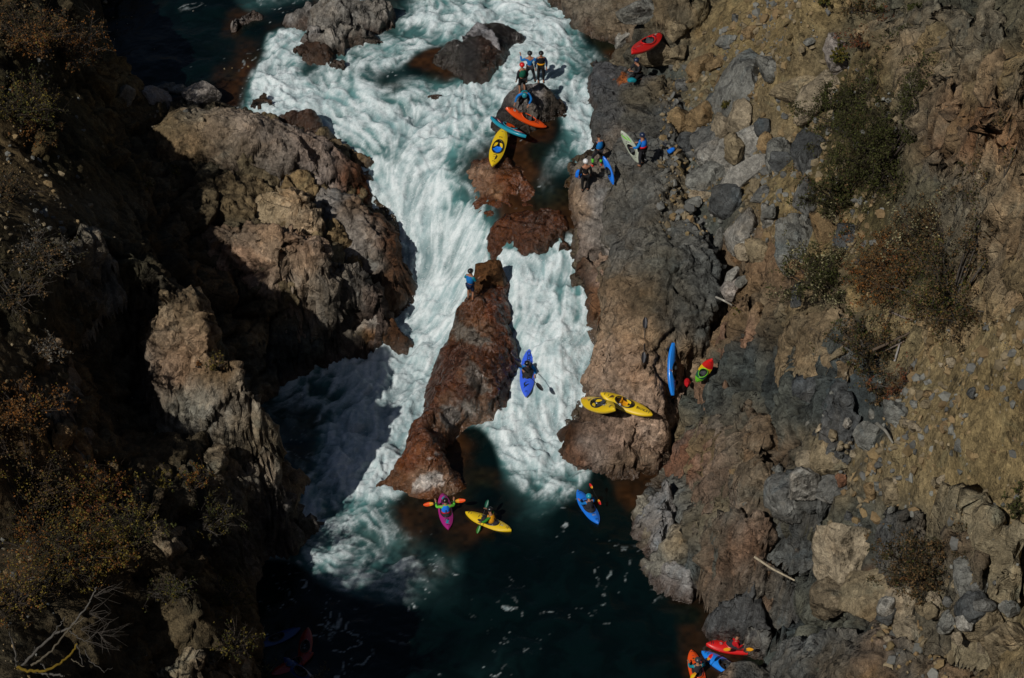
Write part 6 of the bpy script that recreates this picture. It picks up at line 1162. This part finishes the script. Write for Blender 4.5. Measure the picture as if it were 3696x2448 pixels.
    TP = [J['pel']]; TR = [(.155*b_, .125*b_)]; TE = []
    for s in ('L', 'R'):
        TP.append(J['hp'+s]); TR.append(.105*b_); TE.append((0, len(TP)-1)); TP.append(J['kn'+s]+(np.array([0, 0, .05]) if bare_legs else 0)); TR.append(.078*b_ if not bare_legs else .085); TE.append((len(TP)-2, len(TP)-1))
        if not bare_legs: TP.append(J['an'+s]+(J['kn'+s]-J['an'+s])*.08); TR.append(.054*b_); TE.append((len(TP)-2, len(TP)-1))
    skin_obj('trousers' if not bare_legs else 'shorts', TP, TE, TR, M[legs], root)
    if base is BASE:
        for s in ('L', 'R'):
            a_ = J['an'+s]; skin_obj('shoe', [a_+(0, -.05, -.045), a_+(0, .05, -.05), a_+(0, .165, -.055)], [(0, 1), (1, 2)], [(.045, .045), (.048, .042), (.042, .03)], M[shoes], root)
            if shin: k_ = J['kn'+s]; skin_obj('gaiter', [a_+(k_-a_)*.2, a_+(k_-a_)*.5, a_+(k_-a_)*.85], [(0, 1), (1, 2)], [.066, .074, .078], M[shin], root)
    if vest:
        c0, c1 = J['sp'], J['ch']; ax = c1-c0; V_, F_ = [], []; n = 20; axu = ax/np.linalg.norm(ax); fv = np.array([0, 1., 0]); fv = fv-axu*(fv@axu); fv /= np.linalg.norm(fv); sv_ = np.cross(fv, axu)
        pr = [(-.22, .172, .142), (-.1, .185, .165), (.4, .19, .172), (.9, .195, .168), (1.25, .165, .14), (1.5, .11, .10)]
        for t, rx, ry in pr:
            for k in range(n):
                a = 2*math.pi*k/n; V_.append(c0+ax*t+sv_*rx*b_*math.cos(a)+fv*ry*b_*math.sin(a))
        for q in range(len(pr)-1):
            for k in range(n): F_.append((q*n+k, q*n+(k+1) % n, (q+1)*n+(k+1) % n, (q+1)*n+k))
        v_ = py_mesh('life_vest', V_, F_, M[vest], root)
        if belt:
            V_, F_ = [], []
            for t, g in ((-.24, 1.0), (-.2, 1.07), (.12, 1.07), (.16, 1.0)):
                for k in range(n):
                    a = 2*math.pi*k/n; V_.append(c0+ax*t+sv_*.19*g*b_*math.cos(a)+fv*.172*g*b_*math.sin(a))
            for q in range(3):
                for k in range(n): F_.append((q*n+k, q*n+(k+1) % n, (q+1)*n+(k+1) % n, (q+1)*n+k))
            py_mesh('belt', V_, F_, M[belt], v_)
    return root
def at(px, py): return land(px, py)-np.array([0, 0, .02])
D_ = math.radians
person('person in bright blue jacket and black helmet raising one arm on the island rock', at(1912,302), D_(8), dict(elL=(-.42,-.02,1.36), wrL=(-.45,.08,1.60), elR=(.36,-.05,1.20), wrR=(.30,.10,.98), knL=(-.17,.05,.5), anL=(-.17,-.02,.09), knR=(.20,.08,.52), anR=(.27,.03,.09)), top='c_bluej', legs='c_charcoal', helmet='p_black')
person('person in navy drysuit with orange chest gear, rightmost on the island rock', at(1952,298), D_(186), dict(elL=(-.28,-.02,1.16), elR=(.28,0,1.16)), top='c_navy', legs='c_black', helmet='p_black', vest='c_black', belt='c_amber')
person('person with red helmet, dark vest and bare legs on the island rock', at(1885,352), D_(25), dict(elL=(-.24,.02,1.12), wrL=(-.25,.12,.86)), top='c_charcoal', legs='c_black', helmet='p_red', vest='c_dgreen', bare_legs=True, shoes='c_brown')
pd = land(1893,402)
person('person with a teal helmet bending over the orange kayak, blue jacket with white cuffs', pd+np.array([0, .25, 0]), D_(180), dict(pel=(0,-.18,.70), sp=(0,.0,.80), ch=(0,.17,.92), nk=(0,.30,.98), hd=(0,.42,1.00), shL=(-.19,.20,.95), elL=(-.34,.34,.70), wrL=(-.20,.52,.50), shR=(.19,.20,.95), elR=(.38,.30,.78), wrR=(.46,.46,.56), hpL=(-.12,-.18,.68), knL=(-.20,.14,.48), anL=(-.17,-.05,.09), hpR=(.12,-.18,.68), knR=(.20,.14,.48), anR=(.17,-.05,.09)), top='c_bluej', legs='c_charcoal', helmet='p_tealj', vest='c_tealj')
person('person kneeling on the grey plateau by the rust patch, dark clothes and navy helmet', at(2298,294), D_(120), dict(pel=(0,-.12,.36), sp=(0,-.08,.58), ch=(0,-.02,.80), nk=(0,.02,.96), hd=(0,.05,1.10), shL=(-.18,0,.87), elL=(-.26,.10,.62), wrL=(-.12,.34,.66), shR=(.18,0,.87), elR=(.26,.10,.62), wrR=(.12,.34,.66), hpL=(-.11,-.1,.34), knL=(-.17,.30,.12), anL=(-.13,-.18,.07), hpR=(.11,-.1,.34), knR=(.17,.30,.12), anR=(.13,-.18,.07)), top='c_charcoal', legs='c_black', helmet='p_navy', vest='c_black')
person('person in blue jacket with red waist bag holding the white kayak on the slab', at(2316,600), D_(55), dict(elL=(-.34,.08,1.16), wrL=(-.34,.32,1.08), elR=(.26,.10,1.16), wrR=(.14,.34,1.10)), top='c_bluej', legs='c_charcoal', helmet='p_navy', vest='c_blue', belt='c_red', shoes='c_brown', bulk=1.12)
person('bareheaded person with dark hair, blue back vest and lime green shins beside the blue kayak', at(2160,634), D_(30), dict(knL=(-.20,.22,.52), anL=(-.26,.12,.10), knR=(.14,.05,.48), elL=(-.30,.04,1.12), wrL=(-.30,.22,.98), hd=(0,.06,1.64)), top='c_black', legs='c_charcoal', helmet='hair', vest='c_bluej', shoes='c_red', shin='c_lgreen')
person('person in black with a white helmet standing at the ledge edge, back to the camera', at(2112,692), D_(15), dict(elL=(-.26,.0,1.14), wrL=(-.27,.10,.90)), top='c_black', legs='c_black', helmet='p_whitep')
person('person in a turquoise shirt, shorts and black helmet standing on the wet central ridge', at(1698,1090), D_(-35), dict(elL=(-.30,.02,1.18), wrL=(-.20,.22,1.22), elR=(.24,.10,1.16), wrR=(.22,.34,1.18)), top='c_tealj', legs='c_navy', helmet='p_black', bare_legs=True, vest='c_bluej', sleeves=False)
crv = W(2432,1331,4.2); person('person in the dark crevice beside the upright sky blue kayak, grey helmet showing', crv+np.array([.05, .1, -1.75]), D_(100), dict(elL=(-.3,.05,1.6), wrL=(-.3,.2,1.8)), top='c_black', legs='c_black', helmet='p_greyd')
def seated(m_, s, off=CK0-.10, **k):
    lab = k.pop('label'); return person(lab, None, 0, base=SIT, mat4=m_ @ Matrix.Diagonal((s, s, s, 1)) @ Matrix.Translation((0, off, .04)) @ Matrix.Scale(1/s, 4), **k)
seated(mj, sj, label='paddler with black helmet and blue jacket running the right channel towards the camera', top='c_bluej', vest='c_charcoal', helmet='p_black', pose=dict(elL=(-.36,.16,.42), wrL=(-.34,.36,.34), elR=(.36,.14,.56), wrR=(.22,.34,.66)))
seated(mk, sk_, label='paddler with black helmet in a green and blue jacket seated in the magenta kayak', top='c_lgreen', vest='c_blue', belt='c_crimson', helmet='p_black', pose=dict(elL=(-.38,.12,.50), wrL=(-.40,.34,.62), elR=(.38,.12,.50), wrR=(.40,.34,.62)))
seated(ml, sl, label='paddler with black helmet, olive jacket and orange vest seated in the floating yellow kayak', top='c_green', vest='c_amber', helmet='p_black', pose=dict(hd=(.04,.12,.83), elL=(-.34,.16,.44), wrL=(-.34,.36,.34), elR=(.32,.18,.52), wrR=(.26,.38,.60)))
seated(mm_, sm_, label='paddler with teal helmet and blue jacket seated in the lone blue kayak', top='c_bluej', vest='c_charcoal', helmet='p_teal')
seated(mn, sn, label='brown haired paddler in a red vest sitting in the red kayak', top='c_crimson', vest='c_crimson', helmet='hair', pose=dict(elL=(-.28,.14,.40), wrL=(-.10,.34,.42), elR=(.28,.14,.40), wrR=(.10,.34,.42)))
seated(mo, so_, label='paddler in a dark teal jacket seated in the orange kayak at the bottom edge', top='c_tealj', vest='c_charcoal', helmet='p_greyd')
# ------------------------------------------------------------------ spray thrown up by the falls
rg = np.random.default_rng(12); cand = ii[(fo[ii] > .80)]; wgt = (stp[cand]+.15)*(cover[cand]+.1)
kc = np.array(mj.translation); wgt = wgt*(np.hypot(WV[cand, 0]-kc[0], WV[cand, 1]-kc[1]) > 1.7)
pick = rg.choice(cand, 6000, p=wgt/wgt.sum()); base_ = WV[pick]; n_ = len(pick)
ht = rg.exponential(.12, n_); off = rg.normal(size=(n_, 3))*.12; cpos = base_+off; cpos[:, 2] = base_[:, 2]+.03+ht
sz = (.007+.012*rg.random(n_)**2)[:, None]; iv, if_ = ICO[1]
SV = (cpos[:, None, :]+iv[None]*sz[:, None, :]).reshape(-1, 3); SF = (np.arange(n_)[:, None, None]*len(iv)+if_[None]).reshape(-1, 3)
M['drop'] = flat_mat('spray_drops', (.85, .88, .9), .35, .5, .05, 5)
tag(np_mesh('spray', SV, SF, M['drop'], smooth=True), 'white droplets of spray above the falls', kind='stuff')
# ------------------------------------------------------------------ camera, light, sky
cam = bpy.data.cameras.new('camera'); co = link(bpy.data.objects.new('camera', cam)); bpy.context.scene.camera = co
co.location = CAM; co.rotation_euler = (math.pi/2-PITCH, 0, 0)
cam.sensor_width = 36; cam.lens = 36*FPX/PW; cam.clip_end = 2000; cam.clip_start = 1
SUNEL = math.radians(43.5); SUNAZ = math.atan2(-.785, -.62)      # where the sun stands, seen from the gorge
sd = Vector((math.cos(SUNEL)*math.cos(SUNAZ), math.cos(SUNEL)*math.sin(SUNAZ), math.sin(SUNEL)))
sun = bpy.data.lights.new('sun', 'SUN'); sun.energy = 5.0; sun.angle = math.radians(.53); sun.color = (1, .955, .88)
so = link(bpy.data.objects.new('sun', sun)); so.rotation_euler = sd.to_track_quat('Z', 'Y').to_euler()
so.location = (-40, -60, 90)
w = bpy.data.worlds.new('World'); bpy.context.scene.world = w; w.use_nodes = True; nt = w.node_tree
sky = nt.nodes.new('ShaderNodeTexSky'); sky.sky_type = 'NISHITA'; sky.sun_disc = False; sky.sun_elevation = SUNEL
sky.sun_rotation = math.atan2(sd.x, sd.y); bg = nt.nodes['Background']; bg.inputs[1].default_value = .05
nt.links.new(sky.outputs[0], bg.inputs[0])
vs = bpy.context.scene.view_settings; vs.view_transform = 'Standard'; vs.look = 'None'; vs.gamma = 1; vs.exposure = -.75
bpy.context.scene.cycles.max_bounces = 4; bpy.context.scene.cycles.diffuse_bounces = 1
